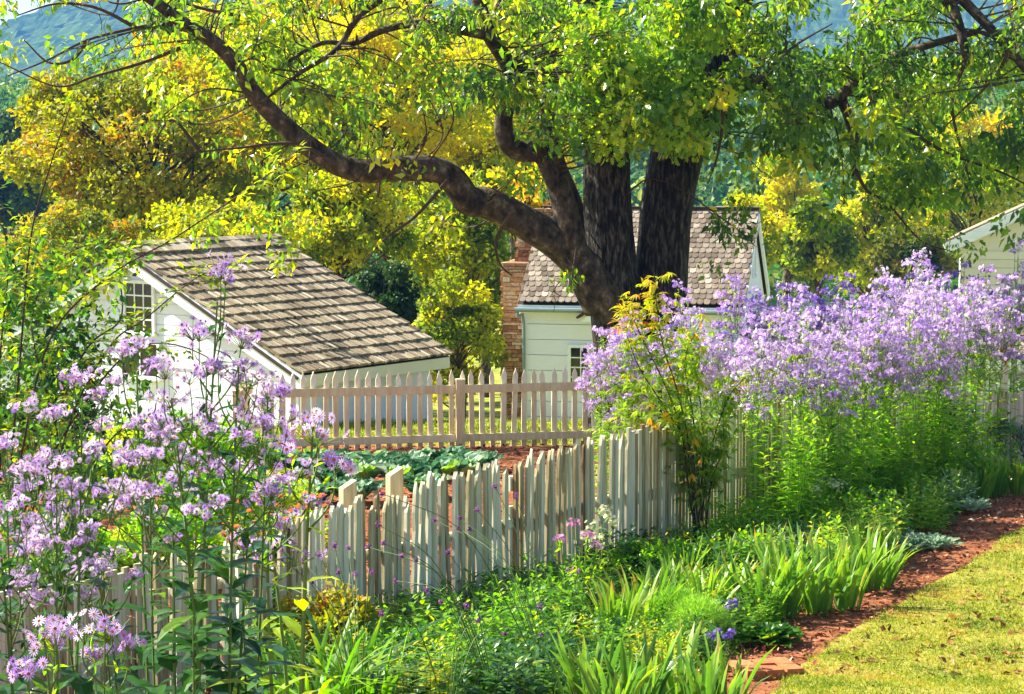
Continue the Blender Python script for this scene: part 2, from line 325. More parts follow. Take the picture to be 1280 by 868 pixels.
# ------------------------------------------------------------------ ground, hills
ys = np.concatenate([np.linspace(-20, 6, 14), np.linspace(7, 45, 120), np.geomspace(46, 2700, 70)])
us = np.linspace(-1, 1, 121)
gv = []
for y in ys:
    xs = us * (14 + max(0, y) * .55)
    for x in xs:
        z = float(gz(x, y))
        if y < 60: z += .025 * mnoise.noise(Vector((x * 1.7, y * 1.7, 0))) + .012 * mnoise.noise(Vector((x * 6, y * 6, 3)))
        gv.append((x, y, z))
n = len(us); i = np.arange(len(ys) - 1)[:, None] * n; k = np.arange(n - 1)[None]
tag(G().add(gv, [np.stack([i + k, i + k + 1, i + n + k + 1, i + n + k], -1).reshape(-1, 4)]).build('ground', M['ground'], smooth=True), kind='structure')
def hill(name, y0, y1, prof, base, mat, rough, n1=60, n2=400):
    yy = np.linspace(y0, y1, n1); xx = np.linspace(-.4, .4, n2); V = []
    for j, y in enumerate(yy):
        t = j / (n1 - 1); s_ = math.sin(PI / 2 * min(1, t * 1.15))
        for u in xx:
            x = u * y1; px = CX + F * x / y1
            h = np.interp(px, prof[0], prof[1])
            z = base + (h - base) * s_ + rough * s_ * (mnoise.noise(Vector((x * .02, y * .02, 1))) + .5 * mnoise.noise(Vector((x * .09, y * .09, 5))) + .5 * mnoise.noise(Vector((x * .16, y * .16, 5))))
            V.append((x, y, z))
    n = len(xx); i = np.arange(n1 - 1)[:, None] * n; k = np.arange(n - 1)[None]
    return tag(G().add(V, [np.stack([i + k, i + k + 1, i + n + k + 1, i + n + k], -1).reshape(-1, 4)]).build(name, mat), kind='structure')
hill('mountain', 1300, 2600, ([-1500, -200, 20, 110, 200, 420, 900, 1300, 2500], [90, 98, 106, 116, 152, 205, 220, 200, 160]), -60, M['hill'], 9, n1=80, n2=520)
hill('hill', 230, 440, ([-1500, -100, 30, 200, 500, 800, 1000, 1300, 2500], [4, 6, 9, 12, 16, 17, 8, 14, 10]), -14, M['hill'], 3)
# woodland on the nearer hill: one mass nobody could count
g = G()
for _ in range(900):
    y = R.uniform(170, 430); px = R.uniform(-80, 1360); x = (px - 640) / F * y
    t = (y - 230) / 210; s_ = math.sin(PI / 2 * min(1, max(0, t) * 1.15)); pr = np.interp(CX + F * (x / y), [-1500, -100, 30, 200, 500, 800, 1000, 1300, 2500], [4, 6, 9, 12, 16, 17, 8, 14, 10])
    z = max(float(gz(x, y)), -14 + (pr + 14) * s_); r = R.uniform(2.2, 3.8); nn = 90
    d = rv(nn, .4); P = np.array([x, y, z + r * .9]) + d * r * R.uniform(.7, 1.05, (nn, 1)) * [1, 1, 1.15]
    g.inst(T_quad, P, frames(rv(nn, -.2), d + .5 * rv(nn)), R.uniform(.7, 1.5, nn), np.clip(R.normal(R.uniform(.1, .9), .12), 0, 1) + R.normal(0, .08, nn))
tag(g.build('distant_woodland', M['hillgreen']), 'hazy wooded hillside beyond the houses', 'woodland', kind='stuff')
# ------------------------------------------------------------------ haze
g = G().add(T_box[0] * [4200, 3000, 340] + [0, 1350, -70], T_box[1])
mh = bpy.data.materials.new('haze'); mh.use_nodes = True; hn = mh.node_tree.nodes; hn.remove(hn['Principled BSDF'])
pv = hn.new('ShaderNodeVolumePrincipled'); pv.inputs['Color'].default_value = (.13, .38, 1, 1); pv.inputs['Density'].default_value = .00018
mh.node_tree.links.new(pv.outputs[0], hn['Material Output'].inputs['Volume'])
tag(g.build('haze', mh), kind='stuff')
# ------------------------------------------------------------------ lawn and soil
EDGE = [(925, 935), (975, 864), (1027, 819), (1074, 789), (1130, 756), (1174, 730), (1208, 712), (1240, 688), (1262, 672), (1295, 657), (1345, 635)]
EP = catmull([gpix(*e) for e in EDGE], 8)
def lawn_x(y): return np.interp(y, EP[:, 1], EP[:, 0])
lv = []; lys = np.linspace(EP[0][1] - .3, EP[-1][1], 90)
for y in lys:
    for j, t in enumerate(np.concatenate([[0, 0], np.linspace(0, 1, 40) ** 1.3])):
        x0 = lawn_x(y) + .07 * mnoise.noise(Vector((0, y * 4, 0))) + .03 * mnoise.noise(Vector((0, y * 15, 0))); x = x0 + t * 9 + (.015 if j == 1 else 0)
        lv.append((x, y, float(gz(x, y)) + (-.02 if j == 0 else .035 + .015 * mnoise.noise(Vector((x * 2, y * 2, 0))))))
n = 42; i = np.arange(len(lys) - 1)[:, None] * n; k = np.arange(n - 1)[None]
def lawnmat():
    m, nt, ns, ln, b = newmat('lawn_turf'); ge = ns.new('ShaderNodeNewGeometry')
    n1 = ns.new('ShaderNodeTexNoise'); n1.inputs['Scale'].default_value = 18; n1.inputs['Detail'].default_value = 9; n1.inputs['Roughness'].default_value = .8
    ln.new(ge.outputs['Position'], n1.inputs['Vector']); r = ramp(ns, [(.3, (.10, .12, .015)), (.5, (.28, .26, .04)), (.7, (.46, .34, .11))]); ln.new(n1.outputs[0], r.inputs[0]); ln.new(r.outputs[0], b.inputs['Base Color'])
    b.inputs['Roughness'].default_value = 1; b.inputs['Specular IOR Level'].default_value = .05
    return m
tag(G().add(lv, [np.stack([i + k, i + k + 1, i + n + k + 1, i + n + k], -1).reshape(-1, 4)]).build('lawn', lawnmat()), kind='structure')
T_blade = (np.array([(-.12, 0, 0), (.12, 0, 0), (0, 1, -.12)]), [np.array([(0, 1, 2)])])
def blades(name, pts, size, tint, mat, label, cat='grass'):
    N = len(pts); d = rv(N, 1.2); return tag(G().inst(T_blade, pts, frames(d, rv(N)), size, tint).build(name, mat), label, cat, kind='stuff')
N = 90000; y = R.uniform(15.8, 27.5, N); px = R.uniform(930, 1300, N); x = (px - 640) / F * y * .985 + R.normal(0, .02, N)
ok = x > lawn_x(y) + .05 * np.sin(y * 7) * np.sin(y * 2.3) + R.normal(0, .03, N); x, y = x[ok], y[ok]
tn = np.array([mnoise.noise(Vector((a * 1.6, b * 1.6, 0))) + .6 * mnoise.noise(Vector((a * 6, b * 6, 2))) for a, b in zip(x, y)])
blades('lawn_grass', np.stack([x, y, gz(x, y) + .035], 1), R.uniform(.02, .045, len(x)), np.clip(.45 + tn * .55 + R.normal(0, .16, len(x)), 0, 1), M['grass'], 'short yellowing mown grass of the lawn at lower right')
N = 26000; y = R.uniform(34.4, 47, N); px = R.uniform(300, 1000, N); x = (px - 640) / F * y
blades('meadow_grass', np.stack([x, y, gz(x, y)], 1), R.uniform(.05, .12, N), np.clip(R.normal(.45, .22, N), 0, 1), M['grass'], 'rough sunny grass behind the rear picket fence')
# mulch and leaf litter
def chips(name, n, ylo, yhi, plo, phi, label, s0=.02, s1=.06):
    y = R.uniform(ylo, yhi, n); px = R.uniform(plo, phi, n); x = (px - 640) / F * y
    P = np.stack([x, y, gz(x, y) + R.uniform(.012, .04, n)], 1)
    return tag(G().inst(T_quad, P, frames(rv(n, 0) * [1, 1, .3], rv(n, 2)), R.uniform(s0, s1, n), np.clip(R.normal(.5, .25, n), 0, 1)).build(name, M['chip']), label, 'mulch', kind='stuff')
chips('mulch', 24000, 17, 34, -80, 1300, 'red brown bark mulch between the two fences', .03, .09)
o = chips('bed_litter', 9000, 15.5, 27, 640, 1290, 'red soil crumbs and bark bits on the flower bed', .01, .04)
# ------------------------------------------------------------------ fences
def picket_mesh(name, w_, t_, tip, seed, mat, rough=1.):
    r = random.Random(seed); g = G(); n = 8; V = []
    ww = [w_ * (1 + rough * r.uniform(-.12, .12)) for _ in range(n + 1)]; off = [rough * r.uniform(-.005, .005) for _ in range(n + 1)]
    for j in range(n + 1):
        z = (1 - tip) * j / n
        for sx, sy in ((-1, -1), (1, -1), (1, 1), (-1, 1)): V.append((off[j] + sx * ww[j] / 2, sy * t_ / 2, z))
    for sy in (-1, 1): V.append((r.uniform(-.2, .2) * w_ * rough, sy * t_ / 2, 1))
    Fs = [np.array([(j * 4 + k, j * 4 + (k + 1) % 4, j * 4 + 4 + (k + 1) % 4, j * 4 + 4 + k) for j in range(n) for k in range(4)])]
    zz = np.array([v[2] for v in V]); b = n * 4; Fs += [np.array([(b, b + 1, b + 4), (b + 2, b + 3, b + 5)]), np.array([(b + 1, b + 2, b + 5, b + 4), (b + 3, b, b + 4, b + 5)]), np.array([(3, 2, 1, 0)])]
    g.add(V, Fs, (.5 + r.uniform(-.12, .12)) * (1 if rough == 1. else (.62 + .75 * zz))); o = g.build(name, mat); me = o.data; bpy.data.objects.remove(o); return me  # rear pickets: sky-lit tops and tan soil bounce put into tint by height
PM = [picket_mesh('picket', R.uniform(.045, .062), .034, R.uniform(.03, .08), s_, M['paint']) for s_ in range(14)]
TOPS = ([-60, 60, 112, 180, 250, 322, 382, 424, 440, 446, 494, 510, 521, 566, 612, 646, 691, 721, 748, 778, 860, 930, 1010, 1100], [745, 736, 723, 701, 690, 674, 640, 630, 629, 617, 621, 622, 596, 592, 582, 576, 563, 553, 545, 539, 530, 512, 500, 492])
fence = thing('picket_fence', 'weathered hand split white picket fence climbing diagonally through the flower beds', 'fence', (FA[0], FA[1], float(gz(*FA))))
def fpt(s_): p = FA + FD * s_; return np.array([p[0], p[1], float(gz(p[0], p[1]))])
s_ = -.3; pk = []; L0 = np.linalg.norm(FB - FA)
while s_ < L0 - .1:
    p = fpt(s_); px = CX + F * p[0] / (p[1] * cp + (EYE - p[2]) * sp)
    tz = at(px, np.interp(px, *TOPS), p[1])[2]
    h = tz - p[2] + .04 + R.normal(0, .032)
    if R.random() < .05: h *= R.uniform(.9, .96)
    pk.append((p, h, px)); s_ += R.uniform(.060, .078)
fa = math.atan2(FD[1], FD[0]); extra = G(); cnt = 0
for p, h, px in pk:
    loc = Vector(p) - Vector(fence.location) + Vector((0, 0, -.04))
    if abs(px - 638) < 4.5: continue
    if px > 190 and cnt < 100:
        o = bpy.data.objects.new('picket', PM[rnd.randrange(14)]); COL.objects.link(o); o.parent = fence; cnt += 1
        o.location = loc; o.rotation_euler = (R.normal(0, .018), R.normal(0, .022), fa + R.normal(0, .10)); o.scale = (R.uniform(.85, 1.15), 1, h)
    else: extra.inst(T_box, np.array([loc]), Rz(fa)[None], np.array([[R.uniform(.05, .07), .033, h]]), R.uniform(.2, .7))
o = extra.build('more_pickets', M['paint'], fence); o['kind'] = 'stuff'
nrm = np.array([-FD[1], FD[0]])
for hz in (.30, .82):
    g = G()
    P = [fpt(q) + [nrm[0] * .045, nrm[1] * .045, hz] - np.array(fence.location) for q in np.arange(-.3, L0, 1.)]
    for a, b in zip(P[:-1], P[1:]):
        d = b - a; l = np.linalg.norm(d); X = d / l; Z = np.array([0, 0, 1.]); Y = norm(np.cross(Z, X)); Z = np.cross(X, Y)
        g.inst((T_box[0] + [.5, 0, -.5], T_box[1]), np.array([a]), np.stack([X, Y, Z], -1)[None], np.array([[l, .04, .085]]), .4)
    g.build('rail', M['paint'], fence)
for (px, top, y) in [(494, 587, 20.1), (436, 603, 19.6)]:
    p = gp(px, y); tz = at(px, top, y)[2]; g = G(); h = tz - p[2] + .1; wv = .066
    V = T_box[0] * [wv * 2, wv * 1.5, h]; V[4:, 2] += np.array([-.05, 0.02, -.05, .02]); V = V @ Rz(.5).T + (p - np.array(fence.location)) - [0, 0, .1]
    g.add(V, T_box[1], .72); g.build('fence_post', M['rawwood'], fence)
p = gp(638, 20.95); g = G(); box(g, p - np.array(fence.location) + [0, 0, .0], (.075, .03, .98), fa, .8); box(g, p - np.array(fence.location) + [0, .03, 1.12], (.08, .05, .14), fa, .85); g.build('short_picket', M['paint'], fence)
# rear fence
RA, RB = at(330, 560, 33.25), at(1300, 540, 35.9)
RAx, RBx = RA[:2], RB[:2]; RD = norm(RBx - RAx); RL = np.linalg.norm(RBx - RAx); ra = math.atan2(RD[1], RD[0]); zb = -.24
def rear_fence(name, label, A, B, posts, z0, h=1.20, split=None):
    D = norm(B - A); L = np.linalg.norm(B - A); a = math.atan2(D[1], D[0]); nn = np.array([D[1], -D[0]])
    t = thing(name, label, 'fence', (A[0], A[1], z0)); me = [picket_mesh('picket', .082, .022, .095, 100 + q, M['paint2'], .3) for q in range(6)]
    q = .12
    while q < L:
        o = bpy.data.objects.new('picket', me[rnd.randrange(6)]); COL.objects.link(o); o.parent = t
        o.location = (D[0] * q, D[1] * q, 0); o.rotation_euler = (0, R.normal(0, .014), a + R.normal(0, .05)); o.scale = (R.uniform(.9, 1.08), 1, h + R.normal(0, .018)); q += .161
    for hz, th in ((.10, .115), (.845, .125)):
        g = G(); ps = [0] + posts + [L]
        for u, v in zip(ps[:-1], ps[1:]):
            c = D * (u + v) / 2 + nn * .034
            box(g, (c[0], c[1], hz), (v - u - .06, .04, th), a, R.uniform(.4, .6))
        g.build('rail', M['paint2'], t)
    for q in posts:
        g = G(); c = D * q + nn * .045; box(g, (c[0], c[1], -.1), (.13, .12, h - .06), a, .35); box(g, (c[0], c[1], h - .16), (.14, .13, .025), a, .5); g.build('post', M['paint2'], t)
    return t
post1 = np.linalg.norm(at(574, 500, 33.9)[:2] - RAx)
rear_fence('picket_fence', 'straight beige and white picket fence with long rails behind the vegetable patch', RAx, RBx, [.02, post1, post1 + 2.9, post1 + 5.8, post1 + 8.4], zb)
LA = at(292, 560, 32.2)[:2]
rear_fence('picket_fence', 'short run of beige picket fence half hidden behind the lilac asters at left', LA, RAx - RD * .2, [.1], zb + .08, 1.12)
t = thing('garden_stake', 'thin dark wooden stake beside the corner of the rear picket fence', 'stake', gp(337, 30.5)); g = G(); tube(g, [(0, 0, 0), (.01, 0, .5), (0, 0, 1.0)], .035, 6, .3); g.build('stake_shaft', M['rawwood'], t)
g = G(); tube(g, [(0, 0, 1.0), (0, 0, 1.02), (0, 0, 1.04)], [.04, .036, .02], 6, .6); g.build('stake_tip', M['rawwood'], t)
# ------------------------------------------------------------------ buildings
def frame_T(o, X, Y=None):                                  # local frame: X ridge direction
    X = norm(np.array([X[0], X[1], 0.])); Z = np.array([0, 0, 1.]); return X
def shingles(g, A, B, Cc, D, courses, w_, T, lap=1.35, th=.02, tilt=.05, jitter=.03):
    """A,B ridge ends; Cc,D eave ends (A->Cc, B->D)"""
    A, B, Cc, D = map(np.array, (A, B, Cc, D)); X = norm(B - A); S = norm(Cc - A); Nn = norm(np.cross(S, X))
    if Nn[2] < 0: Nn = -Nn
    L = np.linalg.norm(B - A); SL = np.linalg.norm(Cc - A); e = SL / courses
    for c in range(courses):
        x = -R.uniform(0, w_)
        pos = []; sc = []; aa = []; 
        while x < L:
            ww = w_ * R.uniform(.75, 1.25) if jitter else w_
            x1 = min(x + ww, L); x0 = max(x, 0)
            if x1 - x0 > .02:
                pos.append(A + X * (x0 + x1) / 2 + S * (e * (c + 1) + (R.uniform(-jitter, jitter))) + Nn * .03)
                sc.append((x1 - x0 - R.uniform(.004, .012), e * lap, th * (R.uniform(.85, 1.25) if jitter else 1))); aa.append(R.normal(.5, .2))
            x += ww
        if not jitter and c % 2: pos = [p + X * w_ * .5 for p in pos[:-1]]; sc = sc[:-1]; aa = aa[:-1]
        U = -S * math.cos(tilt) - Nn * math.sin(tilt); N2 = norm(np.cross(X, U)); N2 = N2 if N2[2] > 0 else -N2
        Mx = np.stack([X, U, N2], -1)
        g.inst(T, np.array(pos), np.repeat(Mx[None], len(pos), 0), np.array(sc), np.clip(aa, 0, 1))
T_sh = (T_box[0] + [0, .5, 0], T_box[1])
def _scal():
    o = [(-.5, 1), (-.5, .22), (-.36, .07), (0, 0), (.36, .07), (.5, .22), (.5, 1)]; n = len(o)
    V = [(x, y, 0) for x, y in o] + [(x, y, 1) for x, y in o]
    return np.array(V), [np.array([[n + k for k in range(n)]]), np.array([(k, (k + 1) % n, n + (k + 1) % n, n + k) for k in range(n)])]
T_sc = _scal()
def slab(g, pts, th, a=.5, mat=0):                           # thick polygon, pts counter-clockwise from above/outside
    P = np.array(pts, float); Nn = norm(np.cross(P[1] - P[0], P[2] - P[1])); n = len(P)
    g.add(np.concatenate([P, P - Nn * th]), [np.arange(n)[None], (np.arange(n) + n)[::-1][None], np.array([(k, n + k, n + (k + 1) % n, (k + 1) % n) for k in range(n)])], a, mat)
def beam(g, A, B, w_, h, a=.5, up=(0, 0, 1)):                 # board from A to B
    A, B = np.array(A, float), np.array(B, float); d = B - A; l = np.linalg.norm(d); X = d / l; Y = norm(np.cross(np.array(up, float), X)); Z = np.cross(X, Y)
    g.inst((T_box[0] + [.5, 0, -.5], T_box[1]), A[None], np.stack([X, Y, Z], -1)[None], np.array([[l, w_, h]]), a)
def window(parent, c, X, w_, h, nx, ny, out, frame=.06, label=None):
    """c: centre of sill; X: wall direction; out: outward normal"""
    X, out = norm(np.array(X, float)), norm(np.array(out, float)); c = np.array(c, float); Z = np.array([0, 0, 1.])
    g = G()
    for sx in (-1, 1): beam(g, c + X * sx * (w_ / 2 + frame / 2) - Z * frame + out * .02, c + X * sx * (w_ / 2 + frame / 2) + Z * (h + frame) + out * .02, .05, frame, .7, up=X)
    beam(g, c - X * (w_ / 2) + Z * (h + frame / 2) + out * .02, c + X * (w_ / 2) + Z * (h + frame / 2) + out * .02, .05, frame, .7)
    beam(g, c - X * (w_ / 2 + frame * 1.6) - Z * (frame / 2 + .002) + out * .04, c + X * (w_ / 2 + frame * 1.6) - Z * (frame / 2 + .002) + out * .04, .09, frame, .7)
    o = g.build('window', M['trim'], parent)
    g = G(); P = [c - X * w_ / 2, c + X * w_ / 2, c + X * w_ / 2 + Z * h, c - X * w_ / 2 + Z * h]
    if np.dot(np.cross(P[1] - P[0], P[2] - P[1]), out) < 0: P = P[::-1]
    slab(g, [p + out * .008 for p in P], .01); g.build('glass', M['glass'], o)
    g = G()
    for q in range(1, nx): beam(g, c + X * (q / nx - .5) * w_ + out * .018, c + X * (q / nx - .5) * w_ + Z * h + out * .018, .018, .022, .7, up=X)
    for q in range(1, ny): beam(g, c - X * w_ / 2 + Z * h * q / ny + out * .021, c + X * w_ / 2 + Z * h * q / ny + out * .021, .018, .026, .7)
    g.build('glazing_bars', M['trim'], o)
    return o
# --- shingled outbuilding at left
h1 = thing('garden_house', 'low white outbuilding with a steep wood shingle roof and small gable window at left', 'house')
hr = 143 / F * 40; R0 = np.array([-486 / F * 40, 40., EYE - hr]); rd = norm(np.array([2.44, 3.3, 0])); gd = np.array([rd[1], -rd[0], 0]); Lr = 4.15
R0 = at(154, 312, 40.); R1 = R0 + rd * Lr; zE = at(374, 469, 37.5)[2]; W1 = 4.24
E0 = R0 + gd * W1; E0[2] = zE; E1 = E0 + rd * Lr; W0 = R0 - gd * W1; W0[2] = zE; W2 = W0 + rd * Lr
loc = R0.copy(); loc[2] = -.6; h1.location = loc; RL_ = lambda p: np.array(p, float) - loc
g = G(); shingles(g, RL_(R0), RL_(R1), RL_(E0), RL_(E1), 16, .075, T_sh, 1.35, .042, .10, .012)
shingles(g, RL_(R0), RL_(R1), RL_(W0), RL_(W2), 16, .14, T_sh, 1.4, .03, .055)
up = np.array([0, 0, .045]); g2 = G()
ei = gd * .10; slab(g2, [RL_(R0) - up, RL_(E0) - up - ei, RL_(E1) - up - ei, RL_(R1) - up], .05, .3); slab(g2, [RL_(R0) - up, RL_(R1) - up, RL_(W2) - up, RL_(W0) - up], .05, .3)
# the tall top course that oversails the ridge
S = norm(E0 - R0)
for c in range(34):
    x = (c + .5) * Lr / 34; b = RL_(R0) + rd * x
    X = rd; U = -S; N2 = norm(np.cross(X, U)); N2 = N2 if N2[2] > 0 else -N2
    g.inst(T_sh, np.array([b + S * .30 + N2 * .075]), np.stack([X, U, N2], -1)[None], np.array([[Lr / 34 - .008, .42, .022]]), np.clip(R.normal(.62, .2), 0, 1))
rf = g.build('roof', M['shingle'], h1); g2.build('roof_deck', M['soffit'], rf)
def P1(s_, t, z): p = R0 + gd * s_ + rd * t; return np.array([p[0], p[1], z]) - loc
inn = .30; sl_ = (R0[2] - zE) / W1; zG = -1.7
wallW = W1 - .35
def roofz(s_): return R0[2] - abs(s_) * sl_ - .12
g = G(); Fw = [P1(-wallW, inn, zG), P1(wallW, inn, zG), P1(wallW, inn, roofz(wallW)), P1(0, inn, roofz(0)), P1(-wallW, inn, roofz(wallW))]
slab(g, Fw, .12, .55)
Bw = [P1(q[0], q[1], q[2]) for q in ((wallW, Lr - inn, zG), (-wallW, Lr - inn, zG), (-wallW, Lr - inn, roofz(wallW)), (0, Lr - inn, roofz(0)), (wallW, Lr - inn, roofz(wallW)))]
slab(g, Bw, .12, .5)
for sgn in (1, -1):
    q = [P1(sgn * wallW, inn + .12, zG), P1(sgn * wallW, Lr - inn - .12, zG), P1(sgn * wallW, Lr - inn - .12, roofz(wallW)), P1(sgn * wallW, inn + .12, roofz(wallW))]
    slab(g, q if sgn > 0 else q[::-1], .12, .45)
# horizontal boards in the apex, vertical board seams below
for zz in np.arange(.2, 2.2, .19):
    z_ = .28 + zz; hw = (R0[2] - .18 - z_) / sl_
    if hw > .15: beam(g, P1(-min(hw, wallW), inn - .012, z_), P1(min(hw, wallW), inn - .012, z_), .018, .175, R.uniform(.45, .7))
g.build('wall', M['wall'], h1)
for sgn in (1, -1):                                         # rake boards
    g = G(); a = P1(0, .06, R0[2] - .17); b = P1(sgn * W1, .06, zE - .17); beam(g, a, b, .05, .26, .6); g.build('rake_board', M['trim'], h1)
g = G(); beam(g, P1(W1 - .03, 0.1, zE - .115), P1(W1 - .03, Lr - .1, zE - .115), .04, .20, .9); g.build('eave_board', M['wallc'], h1)
# windows in the gable (direction gd, outward -rd)
def wp1(px, py):
    best = min(((s_, z_) for s_ in np.arange(-4, 4, .02) for z_ in np.arange(.2, 2.4, .04)), key=lambda q: sum((a - b) ** 2 for a, b in zip(pix(P1(q[0], inn, q[1]) + loc), (px, py))))
    return P1(best[0], inn - .03, best[1])
window(h1, wp1(177, 415), gd, .68, .86, 3, 4, -rd)
o = window(h1, wp1(178, 470), gd, .90, .58, 2, 1, -rd)
# --- white house behind the tree
h2 = thing('cottage', 'white boarded cottage with scalloped shingle roof behind the big tree', 'house')
a2 = math.radians(12); xd = np.array([math.cos(a2), -math.sin(a2), 0]); yd = np.array([math.sin(a2), math.cos(a2), 0])
e0 = at(647, 379, 49.); L2 = 5.0; W2h = 2.7
e1 = e0 + xd * L2
zr = at(700, 262, 51.6)[2]
r0 = e0 + yd * W2h; r0[2] = zr; r1 = r0 + xd * L2; b0 = e0 + yd * 2 * W2h; b1 = b0 + xd * L2
loc2 = e0.copy(); loc2[2] = -2.1; h2.location = loc2
g = G(); shingles(g, r0 - loc2, r1 - loc2, e0 - loc2, e1 - loc2, 19, .145, T_sc, 1.6, .022, .08, 0)
shingles(g, r0 - loc2, r1 - loc2, b0 - loc2, b1 - loc2, 14, .19, T_sh, 1.4, .02, .05)
rf = g.build('roof', M['scale'], h2); g2 = G()
dn = np.array([0, 0, .06]); slab(g2, [e0 - loc2 - dn, e1 - loc2 - dn, r1 - loc2 - dn, r0 - loc2 - dn], .05); slab(g2, [r0 - loc2 - dn, r1 - loc2 - dn, b1 - loc2 - dn, b0 - loc2 - dn], .05); g2.build('roof_deck', M['soffit'], rf)
g2 = G(); beam(g2, r0 - loc2 + [0, 0, .06], r1 - loc2 + [0, 0, .06], .16, .05, .3); g2.build('ridge_cap', M['soffit'], rf)
def P2(s_, t, z): p = e0 + xd * s_ + yd * t; return np.array([p[0], p[1], z]) - loc2
g = G(); zt = e0[2] - .12; wi = .12
nb = 8; hb = (zt - (-2.0)) / nb
for q in range(nb): beam(g, P2(wi, wi + .02 + .006 * (q % 2), -2 + hb * (q + .5)), P2(L2 - wi, wi + .02 + .006 * (q % 2), -2 + hb * (q + .5)), .06, hb - .012, R.uniform(.45, .65))
slab(g, [P2(wi, wi + .10, -2.1), P2(L2 - wi, wi + .10, -2.1), P2(L2 - wi, wi + .10, zt + .02), P2(wi, wi + .10, zt + .02)], .04, .4)
zrr = zr - .15
for s_, rev in ((L2 - wi, 0), (wi, 1)):
    q = [P2(s_, wi, -2.1), P2(s_, 2 * W2h - wi, -2.1), P2(s_, 2 * W2h - wi, zt), P2(s_, W2h, zrr), P2(s_, wi, zt)]
    slab(g, q if not rev else q[::-1], .08, .75)
slab(g, [P2(L2 - wi, 2 * W2h - wi, -2.1), P2(wi, 2 * W2h - wi, -2.1), P2(wi, 2 * W2h - wi, zt), P2(L2 - wi, 2 * W2h - wi, zt)], .08, .5)
g.build('wall', M['wall'], h2)
g = G(); beam(g, P2(0, .02, e0[2] - .1), P2(L2, .02, e0[2] - .1), .04, .12); beam(g, P2(L2 - .02, 0, e0[2] - .1), P2(L2 - .02, W2h, zr - .12), .05, .2, up=(0, 0, 1)); beam(g, P2(L2 - .02, 2 * W2h, e0[2] - .1), P2(L2 - .02, W2h, zr - .12), .05, .2); g.build('eave_trim', M['trim'], h2)
g = G(); tube(g, [P2(-.05, -.07, e0[2] - .14), P2(L2 + .05, -.07, e0[2] - .14)], .05, 8, .5); o = g.build('gutter', M['gutter'], h2)
g = G(); tube(g, catmull([P2(.02, -.07, e0[2] - .14), P2(.02, -.06, e0[2] - .3), P2(.12, .06, e0[2] - .45), P2(.12, .06, -2)], 4), .035, 8, .5); g.build('downpipe', M['gutter'], o)
wc = at(729, 482, 49.1) - loc2; sx = np.dot(wc - P2(0, 0, 0), xd); window(h2, P2(sx, wi - .02, wc[2] + loc2[2]), xd, .44, .86, 2, 4, -yd, .07)
window(h2, P2(L2 - wi + .01, W2h, zr - 1.45), yd, .14, .85, 1, 2, xd, .05)
g = G(); hx = sx + .55; a_ = P2(hx - .55, -.12, .55); b_ = P2(hx, -.12, .95); c_ = P2(hx + .55, -.12, .55)
dz = np.array([0, 0, .06]); q = P2(0, .26, 0) - P2(0, 0, 0)
slab(g, [a_ - q, b_ - q, b_ + q, a_ + q][::-1], .05); slab(g, [b_ - q, c_ - q, c_ + q, b_ + q][::-1], .05); o = g.build('door_hood', M['soffit'], h2)
g = G(); slab(g, [a_ - q + [.06, 0, -.06], c_ - q + [-.06, 0, -.06], b_ - q + [0, 0, -.08]], .04); g.build('hood_face', M['trim'], o)
# stone chimney on the left gable
ch = G(); core = G()
def stones(cx, wx, wy, z0, z1, yoff):
    z = z0
    while z < z1:
        hh = R.uniform(.05, .12)
        for face in range(3):
            x = 0; Lf = wx if face == 0 else wy
            while x < Lf:
                ll = min(R.uniform(.12, .42), Lf - x)
                m_ = x + ll / 2
                if face == 0: c = P2(cx - wx / 2 + m_, yoff, z + loc2[2]); X = xd
                elif face == 1: c = P2(cx - wx / 2, yoff + m_, z + loc2[2]); X = yd
                else: c = P2(cx + wx / 2, yoff + m_, z + loc2[2]); X = yd
                ang = math.atan2(X[1], X[0]); box(ch, c + np.array([0, 0, 0]), (ll - .012, (.09 + R.uniform(0, .09)), hh - .012), ang, np.clip(R.normal(.5, .25), 0, 1))
                x += ll
        z += hh
    c = P2(cx, yoff + wy / 2, z0 + loc2[2]); box(core, c, (wx - .05, wy - .05, z1 - z0), math.atan2(xd[1], xd[0]))
zs1 = at(640, 330, 50)[2] - loc2[2]; zs2 = at(640, 262, 51)[2] - loc2[2]
stones(-.32, .56, 1.7, 0, zs1, 1.3); stones(-.05, .66, .9, zs1, zs2, 1.9)
o = ch.build('chimney', M['stone'], h2); core.build('mortar_core', M['mortar'], o)
# --- building at the right edge
h3 = thing('cream_house', 'cream house gable with white rake boards at the right edge', 'house'); D3 = 58.
A = at(1196, 301, D3); Bp = at(1340, 236, D3); Cq = at(1500, 310, D3); zb3 = -3.2; l3 = np.array([A[0], D3, zb3]); h3.location = l3
g = G(); slab(g, [np.array([A[0] + .1, D3, zb3]) - l3, np.array([Cq[0] - .1, D3, zb3]) - l3, Cq - l3 + [0, 0, -.1], Bp - l3 + [0, 0, -.1], A - l3 + [.1, 0, -.1]], .15, .6)
for zz in np.arange(0, 6, .22): beam(g, np.array([.1, -.012, zz]), np.array([Cq[0] - A[0] - .3, -.012, zz]), .02, .2, R.uniform(.5, .75)) if zz + zb3 < A[2] - .25 else None
g.build('wall', M['wallc'], h3)
g = G(); off = np.array([0, -.25, 0]); beam(g, A - l3 + off + [-.35, 0, -.2], Bp - l3 + off, .06, .26, .6); beam(g, Bp - l3 + off, Cq - l3 + off, .06, .26, .6); g.build('rake_board', M['trim'], h3)
g = G(); bk = np.array([1.7, 6, 0]); u3 = np.array([0, 0, .17])
